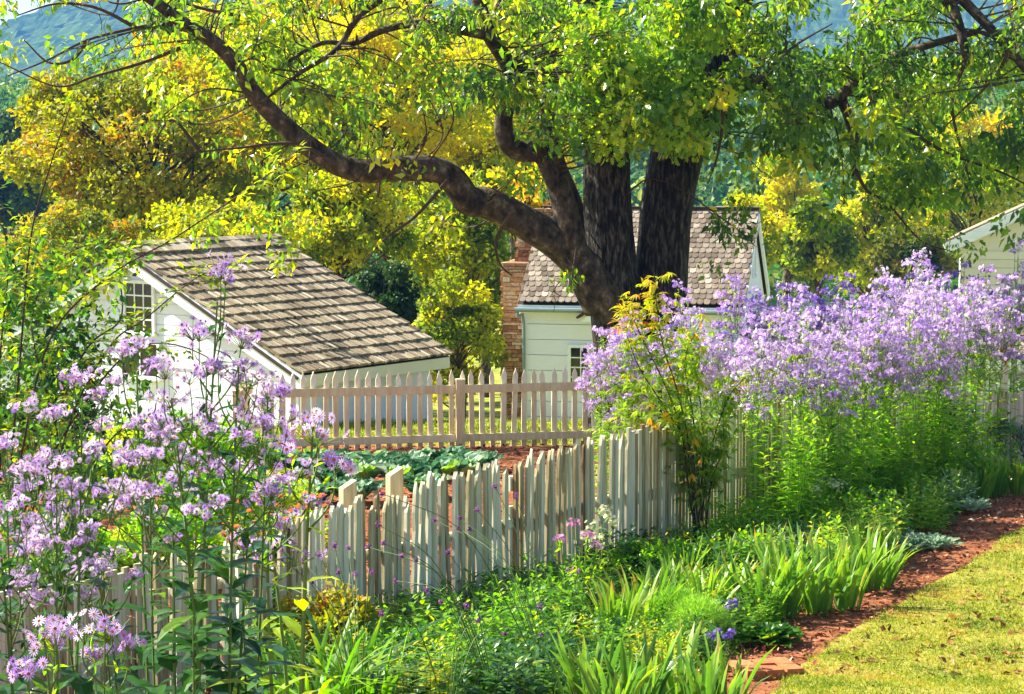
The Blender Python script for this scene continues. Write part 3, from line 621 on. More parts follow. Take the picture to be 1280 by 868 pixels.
slab(g, [A - l3 + off + u3 - [.4, 0, .18], Bp - l3 + off + u3, Bp - l3 + bk + u3, A - l3 + bk + u3 - [.4, 0, .18]], .08); slab(g, [Bp - l3 + off + u3, Cq - l3 + off + u3, Cq - l3 + bk + u3, Bp - l3 + bk + u3], .08); g.build('roof', M['shingle'], h3)
sh = thing('shed', 'low shed with brown shingle roof and white eave behind the right asters', 'shed'); ds = 47.
a_, b_, c_, d_ = at(1175, 446, ds), at(1350, 446, ds), at(1350, 400, ds + 2.), at(1175, 400, ds + 2.)
ls = np.array([a_[0], ds, -2.]); sh.location = ls; g = G(); shingles(g, d_ - ls, c_ - ls, a_ - ls, b_ - ls, 8, .16, T_sh, 1.4, .025, .06); rf = g.build('roof', M['scale'], sh)
g = G(); dn = np.array([0, 0, .07]); slab(g, [a_ - ls - dn, b_ - ls - dn, c_ - ls - dn, d_ - ls - dn], .05); g.build('roof_deck', M['soffit'], rf)
g = G(); beam(g, a_ - ls + [0, -.05, -.16], b_ - ls + [0, -.05, -.16], .05, .2); g.build('eave_board', M['trim'], sh)
g = G(); slab(g, [np.array([.1, .2, 0]), np.array([b_[0] - a_[0], .2, 0]), np.array([b_[0] - a_[0], .2, a_[2] + 1.9]), np.array([.1, .2, a_[2] + 1.9])], .1); g.build('wall', M['wall'], sh)
t = thing('fence_post', 'slim white post in front of the shed carrying a red iron ornament', 'post', gp(1254, 33.2)); g = G()
ht = at(1254, 388, 33.2)[2] - t.location[2]; box(g, (0, 0, -.05), (.075, .075, ht), .2, .6); g.build('post_shaft', M['paint2'], t); g = G(); box(g, (0, 0, ht - .05), (.10, .10, .03), .2, .6); g.build('post_cap', M['paint2'], t)
zc = at(1254, 437, 33.1)[2]
t = thing('iron_ornament', 'looped red iron ornament hanging on the slim white post', 'ornament', (t.location[0], t.location[1] - .07, zc))
th_ = np.linspace(0, 2 * PI, 20); g = G(); tube(g, np.stack([.08 * np.sin(th_), 0 * th_, .17 * np.cos(th_)], 1), .016, 6); g.build('iron_loop', M['red'], t)
g = G(); tube(g, [(0, 0, .26), (.01, 0, .05), (-.01, 0, -.17), (0, 0, -.24)], [.012, .02, .02, .008], 6); tube(g, np.stack([.035 * np.sin(th_), 0 * th_ - .01, .09 * np.cos(th_) - .02], 1), .012, 6); g.build('iron_stem', M['red'], t)
print('built architecture')
# ------------------------------------------------------------------ trees
def cloud(g, c, r, n, size, tint, T=T_leaf, up=.5, droop=-.3, dt=.10, shell=.35):
    """leaves filling a ball; c centre, r (3,) radii"""
    c = np.asarray(c, float); r = np.asarray(r, float) * np.ones(3)
    d = rv(n); rad = R.uniform(shell ** 3, 1, (n, 1)) ** (1 / 3.); P = c + d * rad * r
    dd = norm(rv(n) + [0, 0, droop] + d * .6); nn = norm(rv(n) * .9 + d * .7 + [0, 0, up])
    g.inst(T, P, frames(dd, nn), size * R.uniform(.45, 1.4, n), np.clip(tint + R.normal(0, dt, n), 0, 1))
def tree(name, label, base, ctr, rad, ncl, nleaf, size, mat, tint, tv=.15, trunk_r=.2, bark='bark2', group=None, T=T_quad, lumps=.34, cat='tree', seed=0, twig=True, zlo=-.9):
    base = np.asarray(base, float); t = thing(name, label, cat, base, 0, group)
    ctr = np.asarray(ctr, float) - base; rad = np.asarray(rad, float) * np.ones(3)
    d = rv(ncl); d[:, 2] = np.where(d[:, 2] < zlo, -d[:, 2], d[:, 2]); cs = ctr + d * rad * R.uniform(.35, .95, (ncl, 1)) ** .7
    gl, gb = G(), G()
    top = ctr + [0, 0, rad[2] * .5]; tp = catmull([(0, 0, -.1), ctr * .35 + [R.normal(0, .08), 0, 0], ctr * .8, top], 6); tr = np.linspace(trunk_r, trunk_r * .15, len(tp))
    tube(gb, tp, tr, 10, .45, ridges=.1)
    go = G()
    for c in cs:
        lr = rad.mean() * lumps * R.uniform(.7, 1.3)
        cloud(gl, c, (lr, lr, lr * .75), int(nleaf / ncl * R.uniform(.6, 1.4)), size, np.clip(tint + R.normal(0, tv), 0, 1), T)
        if twig:
            k = min(len(tp) - 2, int(len(tp) * np.clip(c[2] / max(.1, top[2]) * .75, .2, .9))); a = tp[k]
            tube(go, catmull([a, (a + c) / 2 + R.normal(0, .12, 3) * rad.mean() * .5, c], 4), np.linspace(tr[k] * .45, .008 + trunk_r * .03, 9), 5, .4)
    gb.build('trunk', M[bark], t, True)
    if twig: go.build('branches', M['twig'], t)
    gl.build('crown', mat, t)
    return t
def bg(name, label, px, py, rpx, rpy, D, n, mat, tint, tv=.15, size=.17, base_py=None, ncl=40, **kw):
    c = at(px, py, D); k = D / F; b = gp(px + kw.pop('lean', 0), D)
    return tree(name, label, b, c, (rpx * k, rpx * k * .8, rpy * k), ncl, n, size, mat, tint, tv, **kw)
GT = 'trees behind the houses'
bg('broadleaf_tree', 'big rounded dark green and rust tree at the upper left', 170, 215, 165, 150, 60, 26000, M['rust'], .62, .13, .17, ncl=110, trunk_r=.35, lean=60, lumps=.24, group=GT)
bg('broadleaf_tree', 'golden green tree with open crown behind the left house ridge', 330, 150, 140, 140, 66, 19000, M['yel'], .50, .16, .17, ncl=80, trunk_r=.22, lean=-35, lumps=.24, group=GT)
bg('broadleaf_tree', 'bright yellow tree behind the long crooked limb', 480, 150, 120, 150, 70, 19000, M['yel'], .54, .14, .17, ncl=80, trunk_r=.2, lean=30, lumps=.25, group=GT)
bg('broadleaf_tree', 'yellow and green tree just left of the stone chimney', 575, 310, 75, 100, 58, 13000, M['yel'], .42, .14, .15, ncl=50, trunk_r=.14, lumps=.28, group=GT)
bg('broadleaf_tree', 'orange tinged sapling rising above the stone chimney', 655, 250, 60, 60, 62, 5000, M['yel'], .62, .14, .16, ncl=30, trunk_r=.1, lumps=.28, group=GT)
bg('broadleaf_tree', 'lime green tree between the left roof and the limb', 425, 285, 95, 75, 56, 13000, M['yel'], .42, .14, .14, ncl=50, trunk_r=.12, lumps=.28, group=GT)
bg('shrub', 'olive and orange shrub beside the stone chimney base', 572, 425, 62, 84, 50, 9000, M['yel'], .22, .16, .12, ncl=40, trunk_r=.07, cat='shrub', lumps=.3)
bg('evergreen_shrub', 'dark evergreen shrub above the far eave of the left house', 480, 372, 42, 48, 50.5, 6500, M['dark'], .35, .15, .10, ncl=30, trunk_r=.08, cat='shrub', lumps=.32)
bg('shrub', 'reddish shrub thicket behind the left house gable', 95, 320, 110, 60, 52, 13000, M['rust'], .66, .2, .11, ncl=60, trunk_r=.08, cat='shrub', lumps=.28)
bg('shrub', 'golden bush behind the left house ridge', 265, 300, 95, 45, 55, 9000, M['yel'], .50, .18, .12, ncl=40, trunk_r=.08, cat='shrub', lumps=.3)
bg('broadleaf_tree', 'blue green hazy tree at the far left edge', 5, 225, 60, 80, 160, 7000, M['dark'], .7, .12, .5, ncl=40, trunk_r=.3, lumps=.28, group=GT)
bg('broadleaf_tree', 'olive hazy tree below the mountain at upper left', 60, 190, 48, 58, 185, 5000, M['rust'], .45, .1, .5, ncl=30, trunk_r=.3, lumps=.28, group=GT)
for lb, px, py, rx, ry, D, mt, ti in [('tall golden tree filling the gap above the long limb', 420, 60, 130, 120, 76, 'yel', .5), ('tall lime tree behind the twin trunks', 640, 110, 110, 150, 80, 'yel', .36), 
        ('gold tree at the top left behind the long limb tip', 270, 90, 90, 80, 72, 'yel', .52), ('dark green tree between the roof and the yellow trees', 545, 215, 70, 70, 74, 'rust', .3), ('golden tree low beside the cottage chimney', 610, 215, 70, 80, 72, 'yel', .48)]:
    bg('broadleaf_tree', lb, px, py, rx, ry, D, 15000, M[mt], ti, .14, .19, ncl=70, trunk_r=.2, lumps=.26, group=GT)
bg('shrub', 'low olive hedge bushes left of the garden house', 20, 400, 90, 70, 46, 9000, M['rust'], .5, .2, .09, ncl=50, trunk_r=.06, cat='shrub', lumps=.3)
GR = 'autumn trees between the cottage and the right house'
bg('autumn_tree', 'bright yellow crowned tree right of the cottage gable', 985, 265, 50, 80, 110, 7000, M['yel'], .52, .12, .26, ncl=45, trunk_r=.3, lumps=.26, group=GR)
bg('autumn_tree', 'dark green tree among the yellow ones right of the cottage', 1022, 305, 42, 66, 98, 7000, M['yel'], .22, .15, .24, ncl=40, trunk_r=.25, lumps=.28, group=GR)
bg('autumn_tree', 'broad yellow green tree left of the dark pine gap', 1092, 295, 62, 85, 104, 9000, M['yel'], .46, .12, .25, ncl=55, trunk_r=.3, lumps=.26, group=GR)
bg('autumn_tree', 'deep green tree beside the cream house gable', 1140, 330, 50, 50, 92, 7000, M['dark'], .75, .15, .22, ncl=40, trunk_r=.25, lumps=.28, group=GR)
bg('autumn_tree', 'tall olive gold tree rising above the cream house roof', 1215, 235, 80, 110, 120, 9000, M['yel'], .48, .14, .28, ncl=55, trunk_r=.35, lumps=.26, group=GR)
bg('autumn_tree', 'brown orange tree directly behind the cottage ridge', 925, 300, 42, 62, 100, 6000, M['yel'], .48, .12, .24, ncl=40, trunk_r=.25, lumps=.28, group=GR)
# ---- the great tree: trunks and limbs
TD = 37.0
T0 = gp(790, TD); oak = thing('old_tree', 'huge twin trunked shade tree with long crooked limb arching over the fence', 'tree', T0)
def L(px, py, dd=0): return at(px, py, TD + dd) - T0
def limb(g, pts, r0, r1, seg=14, ridges=.08, a=.4, m=8, pw=1.):
    P = catmull([L(*p) for p in pts], m); t = np.linspace(0, 1, len(P)) ** pw; tube(g, P, r0 + (r1 - r0) * t, seg, a, ridges=ridges); return P, r0 + (r1 - r0) * t
skel = []
g = G(); b = T0 - T0
P = catmull([(-.15, -.1, -.3), L(785, 500), L(775, 420), L(764, 330), L(759, 250), L(757, 160), L(748, 60), L(738, -60)], 12)
rr = np.interp(np.linspace(0, 1, len(P)), [0, .2, .4, .6, .85, 1], [.8, .47, .41, .39, .36, .27]); tube(g, P, rr, 72, .36, ridges=.06); skel.append((P[45:], .2))
P = catmull([(.35, .15, -.3), L(815, 500, .4), L(820, 420, .4), L(828, 320, .4), L(836, 240, .4), L(855, 160, .4), L(885, 80, .4), L(915, -10, .5), L(930, -90, .5)], 12)
rr = np.interp(np.linspace(0, 1, len(P)), [0, .2, .4, .6, .85, 1], [.8, .47, .43, .44, .38, .24]); tube(g, P, rr, 72, .34, ridges=.06); skel.append((P[50:], .2))
g.build('trunk', M['bark'], oak, True)
g = G()
def LM(name, *a, **k):
    gg = G(); P, r = limb(gg, *a, **k); gg.build(name, M['bark2'], oak, True); skel.append((P, r.mean())) if len(a[0]) > 4 else None; return P
LM('limb', [(782, 425, 0), (757, 372, -.2), (728, 333, -.35), (695, 302, -.5), (650, 275, -.7), (612, 255, -.9), (585, 250, -1), (566, 225, -1.1), (540, 212, -1.2), (500, 211, -1.3), (455, 214, -1.4), (420, 205, -1.5), (385, 182, -1.6), (350, 152, -1.7), (318, 118, -1.8), (298, 85, -1.9), (270, 55, -2), (228, 28, -2.1), (190, 0, -2.2), (150, -25, -2.2)], .34, .075, pw=.85)
LM('limb', [(748, 385, -.2), (728, 345, -.4), (716, 300, -.6), (705, 255, -.6), (690, 212, -.6), (675, 191, -.6), (652, 190, -.6), (634, 178, -.7), (629, 150, -.7), (636, 118, -.7), (640, 95, -.8), (628, 70, -.9), (612, 45, -1), (600, 10, -1.1), (590, -30, -1.1)], .25, .10, pw=.7)
LM('limb', [(742, 330, .3), (728, 290, .4), (712, 245, .5), (698, 210, .6), (690, 175, .7), (684, 130, .8), (690, 80, .9), (700, 20, 1), (705, -40, 1)], .20, .07)
LM('limb', [(872, 105, .2), (905, 108, 0), (945, 103, -.2), (985, 112, -.4), (1030, 130, -.5), (1050, 120, -.6), (1080, 95, -.8), (1120, 70, -1), (1165, 55, -1.2), (1220, 40, -1.3)], .15, .05)
LM('limb', [(1050, 120, -.5), (1062, 150, -.6), (1068, 180, -.6), (1070, 222, -.7)], .085, .075, m=5)
LM('limb', [(905, 20, .4), (960, -30, 0), (1040, -50, -.5), (1130, -40, -1), (1180, -5, -1.4), (1198, 30, -1.6), (1208, 72, -1.7)], .18, .06)
LM('limb', [(1130, -40, -1), (1190, -10, -1.3), (1225, 22, -1.5), (1262, 62, -1.8), (1300, 110, -2), (1330, 150, -2)], .10, .05)
LM('limb', [(612, 45, -1), (560, 35, -1.2), (520, 30, -1.4), (480, 38, -1.6), (440, 55, -1.8), (400, 55, -2.0), (340, 90, -2.2)], .085, .025)
LM('limb', [(540, 0, -1.3), (500, -10, -1.5), (450, 20, -2), (420, 62, -2.2), (370, 95, -2.3), (325, 130, -2.3)], .07, .02)
# twigs and leaves: clump centres over the crown (px, py, radius px)
gt = G(); crown = G(); bright = G()
AL = np.concatenate([p for p, r in skel])
def clump(px, py, rp, dd, n, tint, size=.13, T=T_leaf, tgt=None, dt=.14, hang=1.2):
    c = L(px, py, dd); k = TD / F; r = rp * k
    cloud(tgt, c, (r * 1.1, r * 1.1, r * .8), n, size, tint, T, up=.4, droop=-.9, dt=dt, shell=.1)
    d = np.linalg.norm(AL - c, axis=1); d += .9 * np.maximum(0, c[2] - AL[:, 2] < -.3); j = int(np.argmin(d)); a = AL[j]
    if d[j] < 2.3:
        mid = (a + c) / 2 + R.normal(0, .2, 3) + [0, 0, .1]; P = catmull([a, mid, c, c + (c - mid) * .35 + [0, 0, -.12]], 5)
        tube(gt, P, np.linspace(.017, .005, len(P)), 4, .3, cap=False)
        for _ in range(3):
            q = P[R.integers(5, len(P))]; e = q + rv(1)[0] * r * 1.1 + [0, 0, -.05]; tube(gt, catmull([q, (q + e) / 2 + R.normal(0, .04, 3), e], 3), np.linspace(.009, .004, 7), 3, .3, cap=False)
def dens(px, py):                                           # how leafy the crown is, from the photograph's open and closed parts
    if py > 330: return 0
    if px < 190: return .55 if py < 75 - px * .05 else (.4 if py < 95 and px > 60 else 0)
    if px < 560: return .62 if py < 95 else (.34 if py < 190 else (.14 if py < 250 else .04))
    if px < 700: return .72 if py < 110 else (.42 if py < 230 else .05)
    if px < 900: return .9 if py < 60 else (.5 if py < 145 else .03)
    if px < 1100: return .9 if py < 150 else (.40 if py < 200 else (.08 if py < 280 else .02))
    return .95 if py < 215 else ((.7 if py < 250 else .25) if px < 1190 else (.35 if py < 240 else .04))
N = 0
while N < 570:
    px, py = R.uniform(-20, 1320), R.uniform(-50, 330)
    if R.random() > dens(px, py) or mnoise.noise(Vector((px * .011, py * .015, 8))) < -.07: continue
    N += 1
    ti = .48 if px < 560 else (.34 if px < 700 else .34)
    if px > 1180 and py > 200: ti = .28
    ti += R.normal(0, .12) + (.28 if R.random() < .10 else 0)
    clump(px, py, R.uniform(20, 34), R.uniform(-3.2, 3.0), int(R.uniform(34, 70) * (.8 if px < 560 else 1.25)), ti, R.uniform(.13, .17) + (.025 if px > 900 and py > 130 else 0), tgt=crown)
N = 0
while N < 170:                                              # lobed leaves in front of the trunks, sunlight put into their colour
    px, py = R.normal(800, 62), R.normal(105, 60)
    if py > 185 or abs(px - 800) > 125 or (px < 730 and py > 190): continue
    N += 1; clump(px, py, R.uniform(16, 26), R.uniform(-2.9, -.6), 42, .42 + R.normal(0, .18), .14, T_oak, bright)
for px, py, n_ in [(1190, 300, 40), (1215, 312, 36), (1110, 285, 30), (1125, 262, 40), (1095, 245, 40), (1150, 290, 26), (940, 225, 36), (925, 250, 30), (955, 285, 26), (905, 275, 34), (920, 300, 26), (890, 335, 16), (890, 215, 30), (1040, 215, 40), (350, 335, 26), (362, 318, 30), (370, 300, 24), (350, 310, 24), (385, 290, 30), (385, 215, 34), (395, 240, 34), (340, 225, 30), (715, 345, 22), (700, 352, 16), (1262, 235, 40), (465, 300, 20), (640, 225, 26), (440, 255, 26)]:
    clump(px, py, 17, -2.4 if px > 600 else -2.8, n_, .6 if px < 600 else .42, .12, tgt=crown, dt=.16)
# spray of small leafy twigs at the upper left against the mountain
for pts in ([(230, 25), (170, 35), (110, 50), (60, 75), (10, 95)], [(225, 60), (180, 78), (120, 95), (70, 108), (0, 78)], [(170, 35), (120, 10), (70, 5), (20, 20)], [(110, 50), (90, 75), (60, 78), (30, 50)], [(300, 20), (250, 10), (200, -5), (150, 5), (100, -10)],
            [(420, 205), (370, 180), (300, 185), (250, 190), (200, 195)], [(250, 190), (215, 150), (190, 185)], [(640, 265), (620, 300), (625, 330), (640, 345)], [(560, 225), (520, 270), (480, 300), (455, 330)], [(1070, 215), (1085, 240), (1110, 255), (1150, 300), (1190, 315)], [(1208, 72), (1190, 130), (1205, 200), (1225, 270)], [(1262, 62), (1240, 100), (1180, 160)], [(905, 108), (900, 180), (885, 230)], [(1120, 150), (1180, 190), (1250, 215), (1300, 240)], [(945, 103), (990, 60), (1040, 30)]):
    P = catmull([L(a, b, -2.2 + .1 * k) for k, (a, b) in enumerate(pts)], 6); tube(gt, P, np.linspace(.034, .010, len(P)), 5, .3)
gt.build('twigs', M['twig'], oak); crown.build('crown', M['oak'], oak); bright.build('sun_painted_foliage', M['oak2'], oak)
print('trees done')
# ------------------------------------------------------------------ herbaceous plants
def alock(n, k=2.399): return np.arange(n) * k
def aster(H, spread, ncl, nfl, fl_r, Tf, near, seed, mat, leafn=26, leafl=.17, curve=.12, pan=.42, crad=.075, tint=.6, label=None, group=None, name='aster', nst=1, lw=1.35, lmat='aleaf'):
    t = thing(name, label or 'aster', 'aster', (0, 0, 0), 0, group); gs, gl = G(), G(); ALLp, ALLc = G(), G()
    for st in range(nst):
        ph = R.uniform(0, 6); h = H * (1 if st == 0 else R.uniform(.84, .98)); o = np.array([math.cos(ph), math.sin(ph), 0]) * (0 if st == 0 else R.uniform(.06, .2)); cv = curve * R.uniform(.4, 1.3); cx, cy = math.cos(ph) * cv, math.sin(ph) * cv
        S = lambda u: o + np.array([cx * u * u, cy * u * u, h * u])
        P = np.array([S(u) for u in np.linspace(0, .97, 14)]); tube(gs, P, np.linspace(.0085, .003, 14) * (1 if near else .7), 5, .5 if near else .8)
        us = np.linspace(.04, .93, leafn); az = alock(leafn) + ph; ps = np.array([S(u) for u in us])
        ln = leafl * np.interp(us, [0, .25, .6, 1], [.9, 1.15, .75, .3]); d = np.stack([np.cos(az), np.sin(az), R.uniform(-.35, .55, leafn)], 1)
        gl.inst(T_lance, ps, frames(d, np.stack([-.3 * np.cos(az), -.3 * np.sin(az), np.ones(leafn)], 1)), np.stack([ln * lw, ln, ln], 1) * R.uniform(.75, 1.2, (leafn, 1)), np.clip(R.normal(.5, .2, leafn), 0, 1))
        for k in range(ncl):
            u = 1 - pan * (k / max(1, ncl - 1)) ** .8; b = S(max(.3, u - .13)); az = 2.399 * k + ph
            rr = spread * (.12 + .88 * ((1 - u) / pan) ** .65) * R.uniform(.7, 1.15); e = S(min(u, .98)) + [math.cos(az) * rr, math.sin(az) * rr, R.uniform(-.07, .10)]
            m_ = (b + e) / 2 + np.array([math.cos(az), math.sin(az), -.2]) * .03; tube(gs, catmull([b, m_, e], 4), np.linspace(.004, .002, 9), 4, .5, cap=False)
            nl = 5; q = b + (e - b) * R.uniform(.2, .9, (nl, 1)); gl.inst(T_lance, q, frames(rv(nl, .5), rv(nl, 1)), R.uniform(.03, .07, nl), np.clip(R.normal(.6, .2, nl), 0, 1))
            n_ = int(nfl * R.uniform(.6, 1.3)); cr = crad * R.uniform(.7, 1.3)
            off = R.normal(size=(n_, 3)) * [1, 1, .45] * cr * .62; off[:, 2] -= (off[:, 0] ** 2 + off[:, 1] ** 2) * 2.; fp = e + off + [0, 0, cr * .35]
            nn = norm(off * 9 + rv(n_) * .6 + [0, 0, .3]); Mx = frames(norm(np.cross(nn, rv(n_))), nn)
            gp_, gc_ = (G(),) * 2 if near else (ALLp, ALLc)
            if near: gc_ = gp_
            gp_.inst(Tf, fp, Mx, fl_r * R.uniform(.75, 1.15, n_), np.clip(tint + R.normal(0, .22, n_), 0, 1))
            gc_.inst(T_dome, fp, Mx, fl_r * .30, np.clip(R.normal(.55, .25, n_), 0, 1), 2 if near else 0)
            for f_ in fp[::1 if near else 5]: tube(gp_ if near else gs, [e - [0, 0, cr * .5], f_ - [0, 0, .001]], [.0014, .001], 3, .6, mat=1 if near else 0, cap=False)
            if near: gp_.build('flower_cluster', [mat, M['stem'], M['centre']], t)
    gs.build('stem', M['stem'], t); gl.build('leaves', M[lmat], t)
    if not near: c_ = ALLp.build('flower_clusters', mat, t); ALLc.build('flower_centres', M['centre'], c_)
    return t
def place_top(src, H, px, py, D, label, first, group, rz=None):
    """put a plant so that its head is at (px,py) and its foot on the ground, same spot in depth"""
    p = gp(px, D); top = at(px, py, D); s_ = (top[2] - p[2]) / H; p[0] = top[0]
    rz = R.uniform(0, 6.28) if rz is None else rz
    if first: o = src; o.location = p; o.rotation_euler = (0, 0, rz); o.scale = (s_,) * 3; tag(o, label, None, group)
    else: o = dup(src, p, rz, s_, label, group=group)
    o.rotation_euler = (R.normal(0, .035), R.normal(0, .035), rz)
    return o
# foreground asters, left
NA = [aster(2.0, .22, 12, 18, .0168, T_fl, True, k, M['lilac'], 40, .24, crad=.052, tint=.66, pan=.27, lmat='deep', lw=1.7) for k in range(4)]
GN = 'tall lilac asters in the left foreground'
near_spots = [(232, 352, 9.4, 'tallest lilac aster, rising in front of the left house rake board'), (280, 440, 9.2, 'lilac aster leaning towards the rear fence corner, right of the tallest one'), (182, 440, 9.6, 'lilac aster in front of the dark lower gable window'),
    (308, 470, 9.9, 'rightmost tall lilac aster, against the rear fence corner post'), (255, 470, 8.8, 'lilac aster at the foot of the tallest aster, in its flowery middle'), (196, 520, 9.0, 'lilac aster below the lower gable window, pale heads'),
    (75, 480, 7.9, 'pink lilac aster under the rose bush, highest of the left edge asters'), (40, 545, 7.6, 'pink lilac aster near the left edge, second row down'), (110, 520, 8.1, 'pink lilac aster just left of the dark stake'),
    (12, 610, 7.3, 'lilac aster cut by the left edge of the photo'), (70, 590, 7.4, 'lilac aster with a broad head over the left pickets'), (145, 600, 8.2, 'thin lilac aster between the two foreground flower masses'),
]
for k, (px, py, D, lb) in enumerate(near_spots): place_top(NA[k % 4], 2.0, px, py, D, lb, k < 4, GN)
SM = [aster(1.0, .10, 4, 14, .0185, T_fl, True, 20 + k, M['lilac'], 12, .14, crad=.06, tint=t_, pan=.2) for k, t_ in enumerate((.6, .4))]
GS = 'small single headed asters in the left foreground'
for k, (px, py, D, lb) in enumerate([(371, 522, 12.5, 'single pale aster head standing in front of the rear fence bottom rail'), (362, 592, 12.0, 'violet aster head among the orange zinnias'), (128, 772, 6.9, 'small bright aster sprig low at the left in front of the pickets'), (68, 778, 6.8, 'lone pink aster bloom at the lower left'), (345, 615, 12., 'dim violet aster head left of the zinnias')]):
    place_top(SM[0 if k in (0, 2, 3) else 1], 1.0, px, py, D, lb, k < 2, GS)
# big leafy stalks without flowers in the left foreground
def stalk(H, n, ll, mat, T=T_lance, wid=1.3, rad=.011, name='leafy_stalk', cat='plant', nst=1, spread=.05, flower=None, fr=.0, tint=.45, label='', droop=0., stemmat=None):
    t = thing(name, label, cat); gs, gl, gf = G(), G(), G()
    for s_ in range(nst):
        ph = R.uniform(0, 6.28); h = H * R.uniform(.75, 1.0) if s_ else H; ox = np.array([math.cos(ph), math.sin(ph), 0]) * spread * (s_ > 0) * R.uniform(.4, 1); ln_ = np.array([math.cos(ph + .5), math.sin(ph + .5), 0]) * h * R.uniform(0, .14) * (nst > 1)
        S = lambda u: ox + ln_ * u * u + np.array([0, 0, h * u]); P = np.array([S(u) for u in np.linspace(0, 1, 9)]); tube(gs, P, np.linspace(rad, rad * .3, 9), 5, .4 if nst == 1 else .8)
        us = np.linspace(.08, 1, n); az = alock(n) + ph; l_ = ll * np.interp(us, [0, .3, .8, 1], [.8, 1.1, .75, .45]) * R.uniform(.75, 1.2, n)
        d = np.stack([np.cos(az), np.sin(az), R.uniform(-.2, .6, n) + .6 * (us > .9) - droop], 1)
        gl.inst(T, np.array([S(u) for u in us]), frames(d, np.stack([-.4 * np.cos(az), -.4 * np.sin(az), np.ones(n)], 1)), np.stack([l_ * wid, l_, l_], 1), np.clip(R.normal(tint, .2, n), 0, 1))
        if flower:
            nf = 22; off = R.normal(size=(nf, 3)) * [.5, .5, .45] * fr; nn = norm(off + [0, 0, fr * .4])
            gf.inst(T_flfar, S(1) + off, frames(norm(np.cross(nn, rv(nf))), nn), R.uniform(.010, .018, nf), R.uniform(0, 1, nf))
    gs.build('stem', stemmat or M['stem'], t); gl.build('leaves', mat, t)
    if flower: gf.build('flower_head', M[flower], t)
    return t
ST = [stalk(1.35, 30, .20, M['deep'], wid=1.9, tint=.35) for _ in range(2)]
for k, (px, py, D, lb) in enumerate([(255, 620, 9.1, 'broad dark leaved stalk in front of the near fence, below the tallest aster'), (283, 660, 9.4, 'glossy dark stalk just left of the near fence bend'), (215, 660, 8.8, 'dark green leafy stalk before the pale lower pickets'), (30, 700, 7.2, 'pale green stalk at the lower left corner'), (310, 720, 9.6, 'short dark stalk before the pickets right of the tall stalks'), (160, 760, 8.2, 'low dark leaved stalk at the bottom edge in front of the left pickets'), (240, 770, 8.4, 'wide leaved low stalk at the bottom edge')]):
    place_top(ST[k % 2], 1.35, px, py, D, lb, k < 2, 'leafy stalks in the left foreground')
# rose thicket at left with long canes
t = thing('rose_bush', 'tangled climbing rose with yellow green leaves and long canes at the left', 'bush', gp(60, 10.6)); b = np.array(t.location); gl, gs = G(), G()
def cane(pts, r=.008, leaf=.05, n=26, tint=.7, D=10.6):
    P = catmull([at(px, py, D + dd) - b for px, py, dd in pts], 7); tube(gs, P, np.linspace(r * .75, r * .25, len(P)), 5, .2)
    i_ = R.integers(2, len(P), n)
    for i in i_:                                            # compound leaf: leaflets along a short stalk
        ax = norm(rv(1)[0] + [0, 0, .1]); side_ = norm(np.cross(ax, [0, 0, 1.])); m_ = 5; q = P[i] + ax * np.array([.02, .02, .05, .05, .07])[:, None]
        d = np.array([side_ + ax * .4, -side_ + ax * .4, side_ + ax * .5, -side_ + ax * .5, ax]); tube(gs, [P[i], P[i] + ax * .07], [.0015, .001], 3, .6, cap=False)
        gl.inst(T_leaf, q, frames(d + rv(5) * .2, np.tile([0, 0, 1.], (5, 1)) + rv(5) * .4), leaf * R.uniform(.8, 1.2, 5), np.clip(tint + R.normal(0, .15, 5), 0, 1))
cane([(10, 620, 0), (25, 450, 0), (38, 300, 0), (62, 210, -.1), (88, 132, -.2), (96, 108, -.2)], n=26)
cane([(20, 600, 0), (60, 430, 0), (130, 350, -.2), (214, 300, -.3), (290, 250, -.5), (350, 208, -.6), (375, 190, -.6)], n=40, tint=.8)
cane([(60, 640, 0), (90, 520, 0), (140, 430, 0), (180, 400, 0), (250, 345, 0), (300, 338, 0)], n=46, tint=.7)
cane([(40, 640, 0), (70, 560, 0), (150, 450, 0), (210, 430, -.2), (280, 460, -.3), (330, 520, -.3)], n=26, tint=.6)
cane([(0, 600, .2), (0, 450, .2), (10, 330, .2), (-5, 240, .2)], n=26, tint=.6)
cane([(80, 640, 0), (130, 560, 0), (170, 530, 0), (240, 540, 0), (310, 600, -.2)], n=20, tint=.4)
cane([(100, 640, .3), (60, 500, .3), (40, 400, .4), (70, 330, .4), (120, 300, .4)], n=40, tint=.5)
cane([(30, 640, .3), (100, 450, .3), (150, 400, .2), (150, 340, .2), (165, 300, .2)], n=40, tint=.7)
for _ in range(190):
    px, py = R.uniform(-30, 170), R.uniform(300, 660)
    if px > 60 + (py - 330) * .4 and R.random() < .6: continue
    cloud(gl, at(px, py, 11 + R.uniform(-.4, .9)) - b, (.16, .2, .13), int(R.uniform(18, 40)), .055, np.clip(R.normal(.34, .24), 0, 1), shell=.1)
gs.build('canes', M['twig'], t); gl.build('foliage', M['vine'], t)
